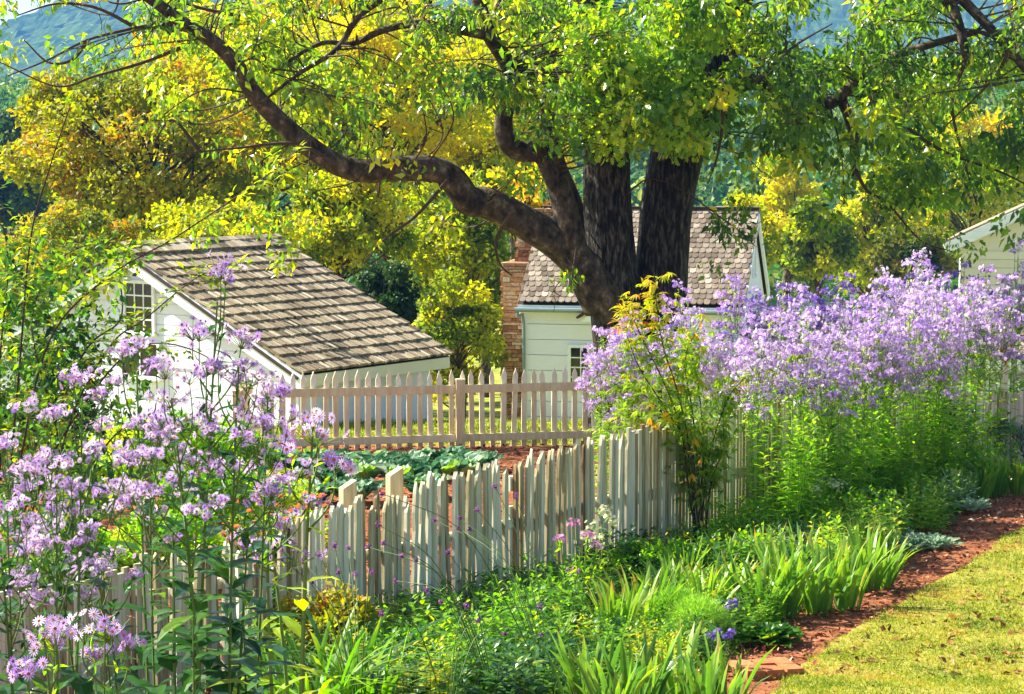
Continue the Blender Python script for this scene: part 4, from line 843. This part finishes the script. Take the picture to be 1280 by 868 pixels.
# far bank of asters on the right
FAr = [aster(2.2, .25, 10, 21, .021, T_flfar, False, 40 + k, M['lilac'], 60, .15, crad=.066, tint=t_, pan=.30, nst=3, lw=1.6) for k, t_ in enumerate((.55, .72, .62, .5, .7, .78))]
FV = [aster(2.2, .26, 11, 22, .021, T_flfar, False, 60 + k, M['violet'], 50, .15, crad=.07, tint=.5, pan=.3, nst=2) for k in range(2)]
GF = 'lilac asters in the bank by the near fence'; GV = 'deep violet asters at the back of the bank'
def ordn(k): return ['first', 'second', 'third', 'fourth', 'fifth', 'sixth', 'seventh', 'eighth', 'ninth', 'tenth', 'eleventh', 'twelfth', 'thirteenth', 'fourteenth', 'fifteenth', 'sixteenth', 'seventeenth', 'eighteenth', 'nineteenth', 'twentieth', 'twentyfirst', 'twentysecond', 'twentythird', 'twentyfourth', 'twentyfifth', 'twentysixth', 'twentyseventh', 'twentyeighth', 'twentyninth', 'thirtieth'][k]
def zone(px): return ('before the twin trunks' if px < 870 else 'below the cottage gable' if px < 985 else 'below the yellow trees' if px < 1110 else 'left of the cream house' if px < 1200 else 'before the cream house')
def row_name(r): return ['back', 'second', 'third', 'front'][r]
def fD(px): return 14.27 / (.684 - (px - 640) / 2800)
spots = []
TOPL = ([745, 780, 830, 880, 930, 1000, 1060, 1110, 1160, 1215, 1260, 1300], [420, 392, 402, 382, 378, 372, 372, 362, 342, 324, 318, 330])
for row, (dD, dy, st) in enumerate([(2.6, 0, 26), (1.2, 18, 26), (-.8, 38, 30), (-1.7, 66, 52)]):
    for px in np.arange(790 + row * 9, 1300, st):
        p = px + R.uniform(-8, 8)
        if row == 2 and p < 950 or row == 3 and p < 985 or R.random() < .14 or (p > 1228 and row >= 1): continue
        spots.append((p, np.interp(p, *TOPL) + dy + R.uniform(-28, 34) + 26 * mnoise.noise(Vector((p * .02, row * 3.1, 0))) + (14 if row > 1 and p < 1080 else 0), (max(fD(p), 26.5) if row < 2 else fD(p)) + dD + R.uniform(-.3, .3), row))
spots += [(762, 408, 26.5, 4), (750, 440, 26.2, 4), (768, 470, 26, 4), (800, 395, 26.5, 4), (785, 430, 26.3, 4)] + [(1232, 334, 28.4, 5), (1268, 350, 30.6, 5), (1205, 358, 28, 5), (1180, 362, 27.5, 5), (1130, 372, 26.6, 5), (1152, 368, 27.0, 5), (1110, 392, 26.3, 5), (1090, 392, 26, 5), (975, 392, 24.6, 5), (1000, 405, 25, 5)]
cnts = {}; fi = 0
for px, py, D, row in sorted(spots):
    key = (row, zone(px) if row < 4 else ''); c_ = cnts.get(key, 0); cnts[key] = c_ + 1
    if row < 4: lb = '%s from left of lilac asters, %s row of bank, %s' % (ordn(c_), row_name(row), zone(px))
    elif row == 4: lb = '%s from left of the loose lilac asters beside the lance leaved shrub' % ordn(c_)
    else: lb = '%s from left of the tallest pink lilac asters standing before the bank' % ordn(c_)
    place_top(FAr[fi % 6], 2.2, px, py, D, lb, fi < 6, GF); fi += 1
vi = 0
for px, py in sorted([(862, 400), (905, 395), (985, 362), (1010, 358), (1035, 352), (1050, 345), (1075, 360), (960, 372), (1092, 356), (1130, 350), (1165, 338), (1190, 330), (1148, 345), (1100, 375), (1060, 392), (1235, 342)]):
    place_top(FV[vi % 2], 2.2, px, py, fD(px) + 3.6 + R.uniform(-.4, .4), '%s from left of the deep violet asters at the back of the bank' % ordn(vi), vi < 2, GV); vi += 1
TG = [stalk(1.25, 30, .14, M['aleaf'], nst=8, spread=.22, rad=.005, tint=.5, name='leafy_aster', cat='aster', wid=1.8) for _ in range(3)]
tg = sorted([(px + R.uniform(-8, 8), R.uniform(450, 545) + (20 if px < 1020 else 0) + (px > 1180) * 15, fD(px) - R.uniform(1.2, 2.6)) for px in np.linspace(980, 1222, 22)])
for k, (px, py, D) in enumerate(tg): place_top(TG[k % 3], 1.25, px, py, D, '%s from left of the tall bright green unflowered stalks before the aster bank' % ordn(k), k < 3, 'unflowered green stalks before the aster bank')
# lance leaved shrub with orange tips in front of the near fence
t = thing('lance_leaved_shrub', 'upright shrub with narrow yellow green leaves and orange tips before the near fence', 'shrub', gp(876, 23.3)); b = np.array(t.location); gs, gl = G(), G()
for pts in ([(872, 640), (868, 560), (850, 490), (830, 430), (822, 385), (815, 340)], [(876, 640), (880, 560), (872, 480), (860, 420)], [(868, 640), (862, 570), (830, 510), (800, 460), (785, 420)], [(880, 650), (895, 600), (905, 560), (905, 520)], [(870, 640), (850, 560), (810, 500), (775, 480)], [(878, 640), (888, 570), (915, 500), (930, 470)], [(874, 640), (868, 520), (855, 450), (880, 400)], [(866, 640), (855, 560), (795, 520), (760, 530)], [(868, 640), (845, 520), (800, 410), (790, 385)]):
    dd = R.uniform(-.5, .5); pts = [(pts[0][0] + R.uniform(-12, 12), 688)] + [(q[0] + R.normal(0, 3), q[1]) for q in pts]; P = catmull([at(px, py, 23.3 + dd * k / 5) - b for k, (px, py) in enumerate(pts)], 6); tube(gs, P, np.linspace(.014, .005, len(P)), 6, .3)
    n_ = 115; i_ = (R.uniform(.36, 1, n_) * (len(P) - 1)).astype(int)
    for i in i_:
        c_ = P[i] + rv(1)[0] * R.uniform(.02, .24); m_ = 6; az = R.uniform(0, 6.28); a_ = az + np.linspace(-1.2, 1.2, m_); X = norm(rv(1, .2)[0]); Y = norm(np.cross(X, [0, 0, 1.])); 
        d = X * np.cos(a_ - az)[:, None] + Y * np.sin(a_ - az)[:, None] + [0, 0, -.35]
        h = (P[i][2]) / 2.3; gl.inst(T_lance, np.repeat(c_[None], m_, 0), frames(d, np.tile([0, 0, 1.], (m_, 1))), R.uniform(.07, .13, m_), np.clip(.50 + .24 * (h > 1.06) + .3 * (R.random() < .04) + R.normal(0, .12, m_), 0, 1))
gs.build('stems', M['twig'], t); gl.build('foliage', leafmat('lance_leaf', [(0, (.02, .09, .015)), (.4, (.14, .28, .02)), (.65, (.38, .48, .03)), (.85, (.62, .38, .03)), (1, (.60, .16, .03))], .5), t)
# yellow drooping leaves caught on that shrub
gy = G()
for px, py in [(812, 522), (868, 548), (820, 530), (865, 592), (832, 515), (877, 572), (815, 500), (850, 480)]:
    n_ = 6; gy.inst(T_lance, np.repeat((at(px, py, 23.) - b)[None], n_, 0), frames(rv(n_) * .5 + [0, 0, -1.], rv(n_)), np.stack([R.uniform(.07, .13, n_)] * 3, 1) * [1.3, 1, 1], .85 + R.uniform(0, .1, n_))
gy.build('yellow_leaves', leafmat('golden_leaf', [(0, (.5, .3, .02)), (1, (.80, .48, .03))], .5), t)
# ------------------------------------------------------------------ bed plants
def blade_clump(n, ln, wd, mat, name='iris', cat='iris', spread=.15, fan=.35, tint=.5, curl=.3, label='', extra=None):
    t = thing(name, label, cat); g = G()
    for k in range(n):
        az = R.uniform(0, 6.28); d0 = np.array([math.cos(az), math.sin(az), 0]); l = ln * R.uniform(.6, 1.08); lean = R.uniform(.04, fan); b = d0 * spread * R.uniform(.1, 1) * 1.; b[1] *= .7
        sd = norm(np.cross(d0 + rv(1)[0] * .7, [0, 0, 1.])); m_ = 6; V = []; cu = R.uniform(0, curl)
        for j in range(m_ + 1):
            u = j / m_; p = b + d0 * (lean * u + cu * u ** 3) * l + np.array([0, 0, l * (u - .5 * cu * u ** 3)]); ww = wd * (.75 + .5 * math.sin(PI * min(u * .9 + .1, 1))) * (1 if j < m_ else .08) * .5
            V += [p - sd * ww, p + np.cross(sd, [0, 0, 1]) * ww * .15, p + sd * ww]
        f = [(3 * j + q, 3 * j + q + 1, 3 * j + 4 + q, 3 * j + 3 + q) for j in range(m_) for q in (0, 1)]
        tt = np.clip(tint + R.normal(0, .16), 0, .92); a = np.full(len(V), tt)
        if R.random() < .35: a[-3:] = 1; a[-6:-3] = (tt + 1) / 2
        g.add(V, [np.array(f)], a)
    g.build('leaves', mat, t)
    return t
PX = {}
def scatter(protos, spots, labels_fmt, group, H=1., jit=.1, by='left'):
    """spots: (px, py of foot, scale)"""
    for k, (px, py, s_) in enumerate(sorted(spots)):
        p = gpix(px, py); src = protos[k % len(protos)]; lb = labels_fmt % ordn(k) if '%' in labels_fmt else labels_fmt
        if k < len(protos): src.location = p; src.scale = (s_,) * 3; src.rotation_euler = (0, 0, R.uniform(0, 6)); tag(src, lb, None, group)
        else: dup(src, p, R.uniform(0, 6.28), s_, lb, group=group)
IR = [blade_clump(40, .62, .031, M['iris'], tint=t_, fan=.45) for t_ in (.5, .6, .42, .66)]
scatter(IR, [(768, 812, 1), (800, 800, 1.05), (845, 770, .95), (880, 785, 1), (915, 775, .95), (952, 778, 1.1), (985, 772, 1.15), (1022, 768, 1), (1058, 762, 1.1), (1085, 742, 1.05), (1105, 735, .8), (905, 735, .9), (860, 740, .85), (1005, 735, 1.), (820, 775, .9), (1000, 700, .8), (1040, 712, .85), (1068, 718, .9), (950, 725, .9), (1110, 712, .7), (980, 745, .9), (1030, 742, .95)], '%s iris clump from the left in the row along the soil edge', 'irises along the soil edge')
IR2 = [blade_clump(28, .62, .034, M['iris'], tint=t_) for t_ in (.3, .5)]
scatter(IR2, [(735, 905, 1.1), (800, 915, 1.15), (850, 905, 1.1), (905, 905, 1.), (880, 925, 1.), (770, 925, 1)], '%s from the left of the iris clumps cut by the bottom edge', 'irises at the bottom edge')
IR3 = [blade_clump(30, .50, .034, M['iris'], tint=.62) for _ in range(2)]
scatter(IR3, [(1172, 640, .9), (1195, 636, 1), (1222, 628, 1), (1245, 622, 1.05), (1268, 618, 1.1), (1160, 655, .7)], '%s from left of the sunny irises by the far end of the soil path', 'irises at the far end of the soil path')
IR4 = [blade_clump(34, .55, .018, M['green'], name='daylily', cat='daylily', tint=.35, fan=.6, curl=.9), blade_clump(34, .55, .020, M['deep'], name='daylily', cat='daylily', tint=.6, fan=.6, curl=.9)]
scatter(IR4, [(590, 830, 1.1), (650, 800, 1.2), (690, 785, 1.1), (720, 775, 1), (420, 900, 1.6), (385, 915, 1.6), (460, 905, 1.3), (790, 690, 1), (850, 700, .9), (900, 690, .9), (740, 740, .9), (625, 850, 1), (560, 850, 1.)], '%s from left of the arching grassy daylily clumps near the fence foot', 'grassy daylily clumps')
# broad leaved edging plants
def rosette(n, ln, mat, T, name, cat, label='', tint=.4, up=.5, wid=1., spread=.05):
    t = thing(name, label, cat); g = G(); az = alock(n) + R.uniform(0, 6); rr = np.linspace(1, .2, n)
    d = np.stack([np.cos(az), np.sin(az), up + 1.3 * (1 - rr)], 1); P = np.stack([np.cos(az) * spread * rr, np.sin(az) * spread * rr, .01 + .10 * (1 - rr)], 1); l = ln * R.uniform(.75, 1.15, n) * (.55 + .45 * rr)
    g.inst(T, P, frames(d, np.stack([-.5 * np.cos(az), -.5 * np.sin(az), np.ones(n)], 1)), np.stack([l * wid, l, l], 1), np.clip(R.normal(tint, .27, n), 0, 1)); g.build('leaves', mat, t)
    return t
def put(o, px, py, s_=1.): p = gpix(px, py); o.location = p; o.scale = (s_,) * 3; return o
o = rosette(60, .21, M['deep'], T_broad, 'bergenia', 'plant', 'low mound of glossy dark oval leaves beside the brick slab', .55, .45, .9, .12); put(o, 962, 806, 1.)
LE = [rosette(36, .20, M['silver'], T_broad, 'silver_leaved_plant', 'plant', '', .5, .8, .8, .14) for _ in range(2)]
scatter(LE, [(1140, 690, 1.), (1168, 688, .9), (1215, 640, .9), (1122, 680, .9)], '%s from the left of the silvery woolly rosettes at the soil edge', 'silvery rosettes')
CB = [rosette(17, .36, M['blue'], T_collard, 'cabbage', 'vegetable', '', .5, 1.3, .95, .10) for _ in range(4)]
spc = [(px, py, s_) for px, py, s_ in [(345, 585, .9), (372, 600, 1), (398, 590, 1.05), (420, 612, 1.1), (432, 590, 1), (455, 604, 1.05), (476, 595, 1.1), (500, 606, 1.1), (520, 592, 1.05), (545, 602, 1.1), (562, 590, 1.15), (585, 596, 1.1), (600, 588, .9), (440, 630, 1.1), (395, 630, 1.), (530, 622, 1)]]
scatter(CB, spc, '%s blue green cabbage from the left in the vegetable patch', 'cabbages in the vegetable patch')
# leafy bushes
def bush(name, label, px, py, w_px, h_px, n, mat, tint, size=.05, T=T_leaf, ncl=26, cat='shrub', tv=.14, group=None, stems=True):
    p = gpix(px, py); D = p[1]; k = D / F; c = p + [0, 0, h_px * k * .55]; 
    return tree(name, label, p, c, (w_px * k / 2, w_px * k / 2.4, h_px * k * .48), ncl, n, size, mat, tint, tv, trunk_r=.02, T=T, lumps=.32, cat=cat, group=group, twig=stems, zlo=-.6)
bush('rose_bush', 'rounded small leaved rose bush with dark branching stem in the bed', 1055, 655, 120, 105, 4200, M['vine'], .48, .045)
bush('peony_bush', 'dark glossy leaved bush against the near fence right of the pink phlox', 800, 700, 110, 75, 2300, M['deep'], .62, .07, T_lance)
bush('peony_bush', 'dull green bush below the glossy one with yellowing leaves', 810, 735, 110, 60, 1800, M['green'], .35, .06)
bush('shrub', 'yellowing low bush with brown lower leaves before the fence at lower left', 400, 850, 150, 115, 2600, M['rust'], .72, .075)
bush('shrub', 'tangled dark green low bush at the foot of the near fence', 500, 870, 120, 80, 2200, M['green'], .25, .045)
bush('shrub', 'leafy dark shrub at the right end below the shed', 1225, 590, 90, 70, 2600, M['deep'], .5, .05)
bush('shrub', 'grey green feathery shrub at the right edge', 1275, 585, 60, 60, 2000, M['silver'], .2, .05, T_lance)
bush('shrub', 'sunny yellow green bush in the zinnia bed behind the near fence', 240, 640, 150, 120, 3800, M['green'], .72, .075)
bush('shrub', 'bright leafy bush by the dark stake behind the left pickets', 130, 690, 130, 130, 3200, M['green'], .68, .07)
bush('shrub', 'low light green foliage right of the zinnias', 340, 655, 110, 60, 2200, M['green'], .75, .07)
bush('shrub', 'dark mixed shrub behind the near fence under the asters', 985, 600, 110, 90, 3000, M['deep'], .55, .055)
bush('shrub', 'dark leafy shrub below the rightmost asters', 1165, 610, 110, 110, 3600, M['deep'], .5, .055)
for lb, px, py, w_, h_, mt, ti, sz in [('tall leafy bush standing behind the pickets at the far left', 20, 700, 130, 230, 'dark', .7, .08), ('dark leafed bush behind the rose canes', 70, 640, 130, 230, 'dark', .5, .08), ('light green bush between stake and zinnias', 260, 690, 150, 110, 'green', .62, .085), ('low green planting in front of the rear fence corner', 290, 600, 120, 60, 'green', .6, .085),
    ('yellow green squash like bush left of the cabbages', 170, 610, 170, 80, 'green', .8, .09), ('mid green bush seen through the left asters', 90, 780, 160, 130, 'green', .4, .08), ('bright green seedlings around the zinnias', 350, 690, 120, 45, 'green', .8, .07), ('green bush low behind the leftmost pickets', 15, 810, 150, 120, 'deep', .75, .08), ('loose yellow green bush behind the pickets under the small aster sprig', 130, 765, 140, 100, 'vine', .6, .08), ('broad leaved bush behind the pickets below the tallest aster', 215, 735, 130, 90, 'green', .5, .09),
    ('leafy bush hiding the foot of the left pickets', 330, 830, 110, 90, 'deep', .6, .07)]:
    bush('bush', lb, px, py, w_, h_, 3600, M[mt], ti, sz, cat='bush')
for k, (px, py) in enumerate([(845, 800), (872, 812)]):
    p = gpix(px, py); t = thing('fennel', ['feathery light green fennel mound between the irises', 'smaller feathery fennel mound beside the foreground irises'][k], 'fennel', p, 0, 'fennel mounds'); g = G(); n_ = 5200
    d = rv(n_, .5); P = d * R.uniform(.2, 1, (n_, 1)) ** .5 * [.26, .24, .28] + [0, 0, .16]; g.inst(T_quad, P, frames(d + rv(n_) * .6, rv(n_)), np.stack([np.full(n_, .008), R.uniform(.03, .07, n_), np.full(n_, .01)], 1), np.clip(R.normal(.5, .25, n_), 0, 1)); g.build('fronds', M['feather'], t); g = G(); tube(g, [(0, 0, 0), (0, 0, .3)], [.008, .003], 5); g.build('stem', M['stem'], t)
# generic perennials, five looks
kinds = [
 (lambda: stalk(.55, 13, .15, M['green'], nst=16, spread=.26, rad=.004, tint=.62, name='leafy_perennial', wid=1.7), 'light green leafy perennial'),
 (lambda: stalk(.60, 13, .145, M['green'], nst=16, spread=.26, rad=.004, tint=.4, name='leafy_perennial', wid=2.), 'mid green leafy perennial'),
 (lambda: stalk(.50, 11, .16, M['deep'], nst=14, spread=.26, rad=.004, tint=.6, name='dark_perennial', wid=2.2), 'dark leaved perennial'),
 (lambda: stalk(.55, 14, .11, M['vine'], nst=16, spread=.26, rad=.004, tint=.72, name='yellow_leaved_perennial', wid=1.9), 'yellow leaved perennial'),
 (lambda: stalk(.45, 13, .12, M['silver'], nst=14, spread=.24, rad=.004, tint=.3, name='grey_leaved_perennial', wid=1.0), 'grey green perennial'),
]
protos = [[k[0]() for _ in range(2)] for k in kinds]
used = {}
def perennial(kind, px, py, s_, where):
    p = gpix(px, py); key = (kind, where); lst = used.setdefault(key, []); lst.append((px, p, s_))
allp = []
rr_ = random.Random(3)
EDGEX = lambda py: np.interp(py, [600, 640, 700, 740, 790, 868], [1290, 1225, 1135, 1065, 975, 890])
def fence_py(px): q = [(a[2], pix(a[0])[1]) for a in pk]; return np.interp(px, [a for a, b in q], [b for a, b in q])
tries = 0; pts_ = []
while len(pts_) < 290 and tries < 20000:
    tries += 1; py = rr_.uniform(600, 900); px = rr_.uniform(330, 1285); fy = fence_py(px)
    if py < fy + 8 or px > EDGEX(py) - 30: continue
    if py > 740 and px > 720 and rr_.random() < .75: continue
    if any((px - a) ** 2 + ((py - b) * 2.2) ** 2 < (17 + (py - 600) * .05) ** 2 for a, b in pts_): continue
    pts_.append((px, py))
for px, py in pts_:
    where = 'at the foot of the near fence' if py < fence_py(px) + 34 else ('at the bottom left' if px < 560 and py > 820 else 'among the irises' if py > 700 and px > 700 else 'right of the lance leaved shrub' if px > 880 else 'below the pink phlox')
    q = rr_.random()
    kind = (2 if q < .42 else 1 if q < .62 else 0 if q < .74 else 3 if q < .88 else 4) if px < 900 else (0 if q < .42 else 1 if q < .7 else 3 if q < .85 else 2 if q < .93 else 4)
    perennial(kind, px, py, rr_.uniform(.75, 1.15) * (.7 if py > 740 and px > 700 else 1), where)
started = set()
for (kind, where), lst in used.items():
    for k, (px, p, s_) in enumerate(sorted(lst, key=lambda q: q[0])):
        lb = '%s from left of the %ss %s' % (ordn(k), kinds[kind][1], where); v = k % 2; src = protos[kind][v]; grp = kinds[kind][1] + 's in the flower bed'
        if (kind, v) not in started: started.add((kind, v)); src.location = p; src.scale = (s_,) * 3; tag(src, lb, None, grp)
        else: dup(src, p, R.uniform(0, 6.28), s_, lb, group=grp)
for k_, pr in enumerate(protos):
    for v, o in enumerate(pr):
        if (k_, v) not in started:
            for c_ in kids(o): bpy.data.objects.remove(c_)
            bpy.data.objects.remove(o)
# creeping ground cover
N = 52000; px = R.uniform(330, 1290, N); py = R.uniform(600, 900, N); fy = np.array([fence_py(a) for a in px[::1]]) ; ex = EDGEX(py)
keep = (py > fy + 2) & (px < ex - 26)
cl = np.array([mnoise.noise(Vector((a * .018, b * .04, 4))) for a, b in zip(px, py)]); keep &= (cl > -.3)
px, py, cl = px[keep], py[keep], cl[keep]
GP = np.array([gpix(a, b) for a, b in zip(px[::6], py[::6])]); GP = np.repeat(GP, 6, 0)[:len(px)] + R.normal(0, .07, (min(len(px), len(np.repeat(GP, 6, 0))), 3)) * [1, 1, 0]
GP[:, 2] = gz(GP[:, 0], GP[:, 1]) + R.uniform(.01, .10, len(GP))
ok = GP[:, 0] < lawn_x(GP[:, 1]) - .25; GP = GP[ok]; n_ = len(GP)
tag(G().inst(T_leaf, GP, frames(rv(n_, .3), rv(n_, 1.)), R.uniform(.03, .075, n_), np.clip(R.normal(.5, .22, n_), 0, 1)).build('ground_cover', M['green']), 'low creeping green foliage covering the flower bed', 'ground cover', kind='stuff')
# verbena with wiry stems
HV = [(619, 608), (596, 637), (575, 648), (572, 660), (587, 661), (543, 650), (477, 617), (473, 656), (460, 684), (479, 679), (418, 682), (436, 685), (423, 715), (445, 718), (494, 726), (465, 714), (533, 737), (551, 752), (477, 767), (597, 776), (583, 757), (631, 792), (675, 759), (677, 794), (352, 699), (399, 693), (379, 702), (341, 729), (390, 727), (645, 620), (502, 695), (520, 700), (560, 690)]
vb = [((690, 900), 16.2, 'wiry verbena arching left across the near fence from the lower middle'), ((620, 905), 15.6, 'verbena with small purple heads before the wide picket stretch'), ((450, 900), 14.8, 'verbena with dark purple heads in front of the lower left pickets'), ((560, 910), 15.0, 'verbena low at the bottom with brighter purple heads')]
for k, ((bx, by), D, lb) in enumerate(vb):
    hs = [h for i, h in enumerate(HV) if (k == 0 and i in (0, 1, 2, 3, 4, 5, 29, 6)) or (k == 1 and i in (7, 8, 9, 14, 30, 31, 32, 16, 17)) or (k == 2 and i in (10, 11, 12, 13, 15, 24, 25, 26, 27, 28)) or (k == 3 and i in (18, 19, 20, 21, 22, 23))]
    b = gp(bx, D); t = thing('verbena', lb, 'flower', b, 0, 'wiry purple verbenas'); gs = G()
    for h_ in hs:
        e = at(h_[0], h_[1], D + R.uniform(-.5, .9)) - b; m_ = e * .55 + np.array([0, 0, .22 + abs(e[0]) * .18]); P = catmull([(0, 0, 0), m_ * .5 + [0, 0, .1], m_, e], 5); tube(gs, P, np.linspace(.0045, .0022, len(P)), 4, .25)
        gf = G(); n_ = 34; off = rv(n_) * R.uniform(.3, 1, (n_, 1)) * .027 * R.uniform(.7, 1.35); nn = norm(off + [0, 0, .005]); gf.inst(T_flfar, e + off, frames(norm(np.cross(nn, rv(n_))), nn), R.uniform(.004, .008, n_), R.uniform(0, 1, n_)); gf.inst(T_dome, np.array([e - [0, 0, .012]]), EYE3[None], .017, .1); gf.build('flower_head', M['purple'], t)
    gs.build('stems', M['stem'], t)
# pink phlox
b = gp(722, 19.4); t = thing('phlox', 'bushy phlox with pink flower heads before the near fence', 'flower', b); gs, gl = G(), G()
for px, py in [(700, 673), (717, 653), (734, 669), (748, 681), (716, 713), (725, 690), (742, 705)]:
    e = at(px, py, 19.4 + R.uniform(-.2, .2)) - b; P = catmull([(R.normal(0, .08), R.normal(0, .06), 0), e * .5 + R.normal(0, .02, 3), e], 5); tube(gs, P, .004, 4, .4)
    n_ = 26; i_ = R.integers(2, len(P) - 1, n_); gl.inst(T_lance, P[i_], frames(rv(n_, .2), rv(n_, 1.2)), R.uniform(.07, .12, n_) , np.clip(R.normal(.5, .25, n_), 0, 1))
    if (px, py) in [(725, 690), (742, 705)]: continue
    gf = G(); n_ = 22; off = rv(n_) * [.06, .06, .03]; gf.inst(T_flfar, e + off, frames(rv(n_), norm(off * 8 + [0, 0, .5])), R.uniform(.014, .02, n_), R.uniform(0, 1, n_)); gf.build('flower_head', M['pink'], t)
gs.build('stems', M['stem'], t); gl.build('leaves', M['green'], t)
# orange zinnias behind the near fence
def zinnia():
    t = thing('zinnia', '', 'flower'); gs, gl, gf = G(), G(), G(); tube(gs, [(0, 0, 0), (.01, 0, .35), (0, 0, .7)], .005, 4, .5); n_ = 14
    z = R.uniform(.1, .62, n_); az = alock(n_); gl.inst(T_leaf, np.stack([0 * z, 0 * z, z], 1), frames(np.stack([np.cos(az), np.sin(az), .4 + 0 * z], 1), np.tile([0, 0, 1.], (n_, 1))), R.uniform(.08, .13, n_), R.uniform(.5, .9, n_))
    for q, s_ in ((0, 1.), (.018, .65)): gf.inst(_flower(12, .1, .2, .15), np.array([[0, 0, .7 + q * .6]]), frames([[.2, -.3, .0]], [[0.1, -.35, 1.]]), .045 * s_, R.uniform(.2, .9))
    gs.build('stem', M['stem'], t); gl.build('leaves', M['green'], t); f = gf.build('flower', M['orangef'], t); return t
ZP = [zinnia() for _ in range(3)]
for k, (px, py) in enumerate(sorted([(312, 640), (325, 628), (335, 645), (345, 634), (357, 650), (352, 622), (365, 640), (375, 633), (384, 637), (390, 622), (405, 634), (372, 650), (318, 655), (330, 668), (398, 645), (295, 660), (300, 628), (283, 655), (388, 652), (402, 622), (412, 640), (380, 618)])):
    D = 19.2 + R.uniform(-.6, 1.5); top = at(px, py, D); p = np.array([top[0], D, float(gz(top[0], D))]); s_ = (top[2] - p[2]) / .7
    lb = '%s from the left of the orange red zinnias behind the near fence' % ordn(k); sc_ = (1., 1., s_)
    if k < 3: ZP[k].location = p; ZP[k].scale = sc_; tag(ZP[k], lb, None, 'orange red zinnias')
    else: dup(ZP[k % 3], p, 0, sc_, lb, group='orange red zinnias')
# cream flowered and small purple flowered plants
CRP = [stalk(.7, 18, .09, M['green'], nst=5, spread=.12, rad=.004, tint=.6, name='white_phlox', cat='flower', flower='cream', fr=.06, wid=1.3) for _ in range(2)]
for k, (px, py, D) in enumerate([(968, 590, 24.5), (985, 580, 24.3), (1005, 553, 25), (1012, 565, 25), (1117, 615, 24.5), (1025, 600, 23.5), (748, 640, 20.3)]):
    place_top(CRP[k % 2], .7, px, py, D, ['cream headed phlox at the near fence end', 'cream headed phlox just right of the fence end', 'pale phlox left of the rose bush', 'small pale phlox touching the rose bush', 'cream headed phlox left of the silvery rosettes', 'cream phlox below the rose bush', 'green white seed head against the fence above the dark bush'][k], k < 2, 'cream headed phlox')
PU = [stalk(.35, 14, .05, M['deep'], nst=5, spread=.08, rad=.003, tint=.6, name='violet_flower', cat='flower', flower='violet', fr=.03, wid=2.) for _ in range(1)]
for k, (px, py, lb) in enumerate([(897, 845, 'small violet flowers beside the foreground irises at the brick slab'), (912, 800, 'violet flower sprig above the brick slab')]):
    p = gpix(px, py)
    if k == 0: PU[0].location = p; tag(PU[0], lb, None, 'small violet flowers')
    else: dup(PU[0], p, 1., .9, lb)
# brick slab and fallen leaves
def slabs(px, py, sx, sy, rz, lb):
    p = gpix(px, py); t = thing('brick_paver', lb, 'paver', p, rz, 'brick pavers at the lawn edge'); g = G(); n_ = 3
    for i_ in range(n_):
        for j_ in range(2):
            c = ((i_ - 1) * sx / n_, (j_ - .5) * sy / 2, 0); V = T_box[0] * [sx / n_ - .008, sy / 2 - .008, .075]; V[4:, :2] *= .94; V += R.normal(0, .004, V.shape); g.add(V @ Rz(R.normal(0, .02)).T + c, T_box[1], R.uniform(.35, .8))
    g.build('brick_surface', M['brick'], t); g = G(); box(g, (0, 0, -.02), (sx * .97, sy * .97, .06)); g.build('mortar_bed', M['mortar'], t)
slabs(958, 842, .48, .42, .25, 'worn terracotta brick paver by the dark leaved mound'); slabs(735, 828, .35, .3, .1, 'half buried terracotta paver among the foreground irises')
for k, (px, py, lb) in enumerate([(1083, 834, 'curled brown fallen leaf low on the lawn'), (1195, 780, 'dry fallen leaf in the middle of the lawn'), (1262, 758, 'fallen leaf near the right edge of the lawn'), (1222, 755, 'thin reddish fallen leaf on the lawn'), (1262, 828, 'dark fallen leaf at the lower right of the lawn')]):
    p = gpix(px, py) + [0, 0, .06]; g = G(); m_ = 3
    g.inst(T_oak, np.zeros((m_, 3)), frames(rv(m_) * [1, 1, .2], rv(m_, 2)), R.uniform(.07, .10, m_), R.uniform(0, 1, m_)); o = g.build('fallen_leaf', M['dryleaf']); o.location = p; tag(o, lb, 'leaf', 'fallen leaves on the lawn')
t = thing('garden_stake', 'dark rough stake standing behind the left pickets', 'stake', gp(188, 18.5)); g = G(); tube(g, [(0, 0, 0), (.01, 0, .8), (0, 0, 1.5), (0, 0, 1.8)], [.06, .055, .05, .04], 7, .15); g.build('stake_shaft', M['rawwood'], t)
print('objects', len(bpy.data.objects))
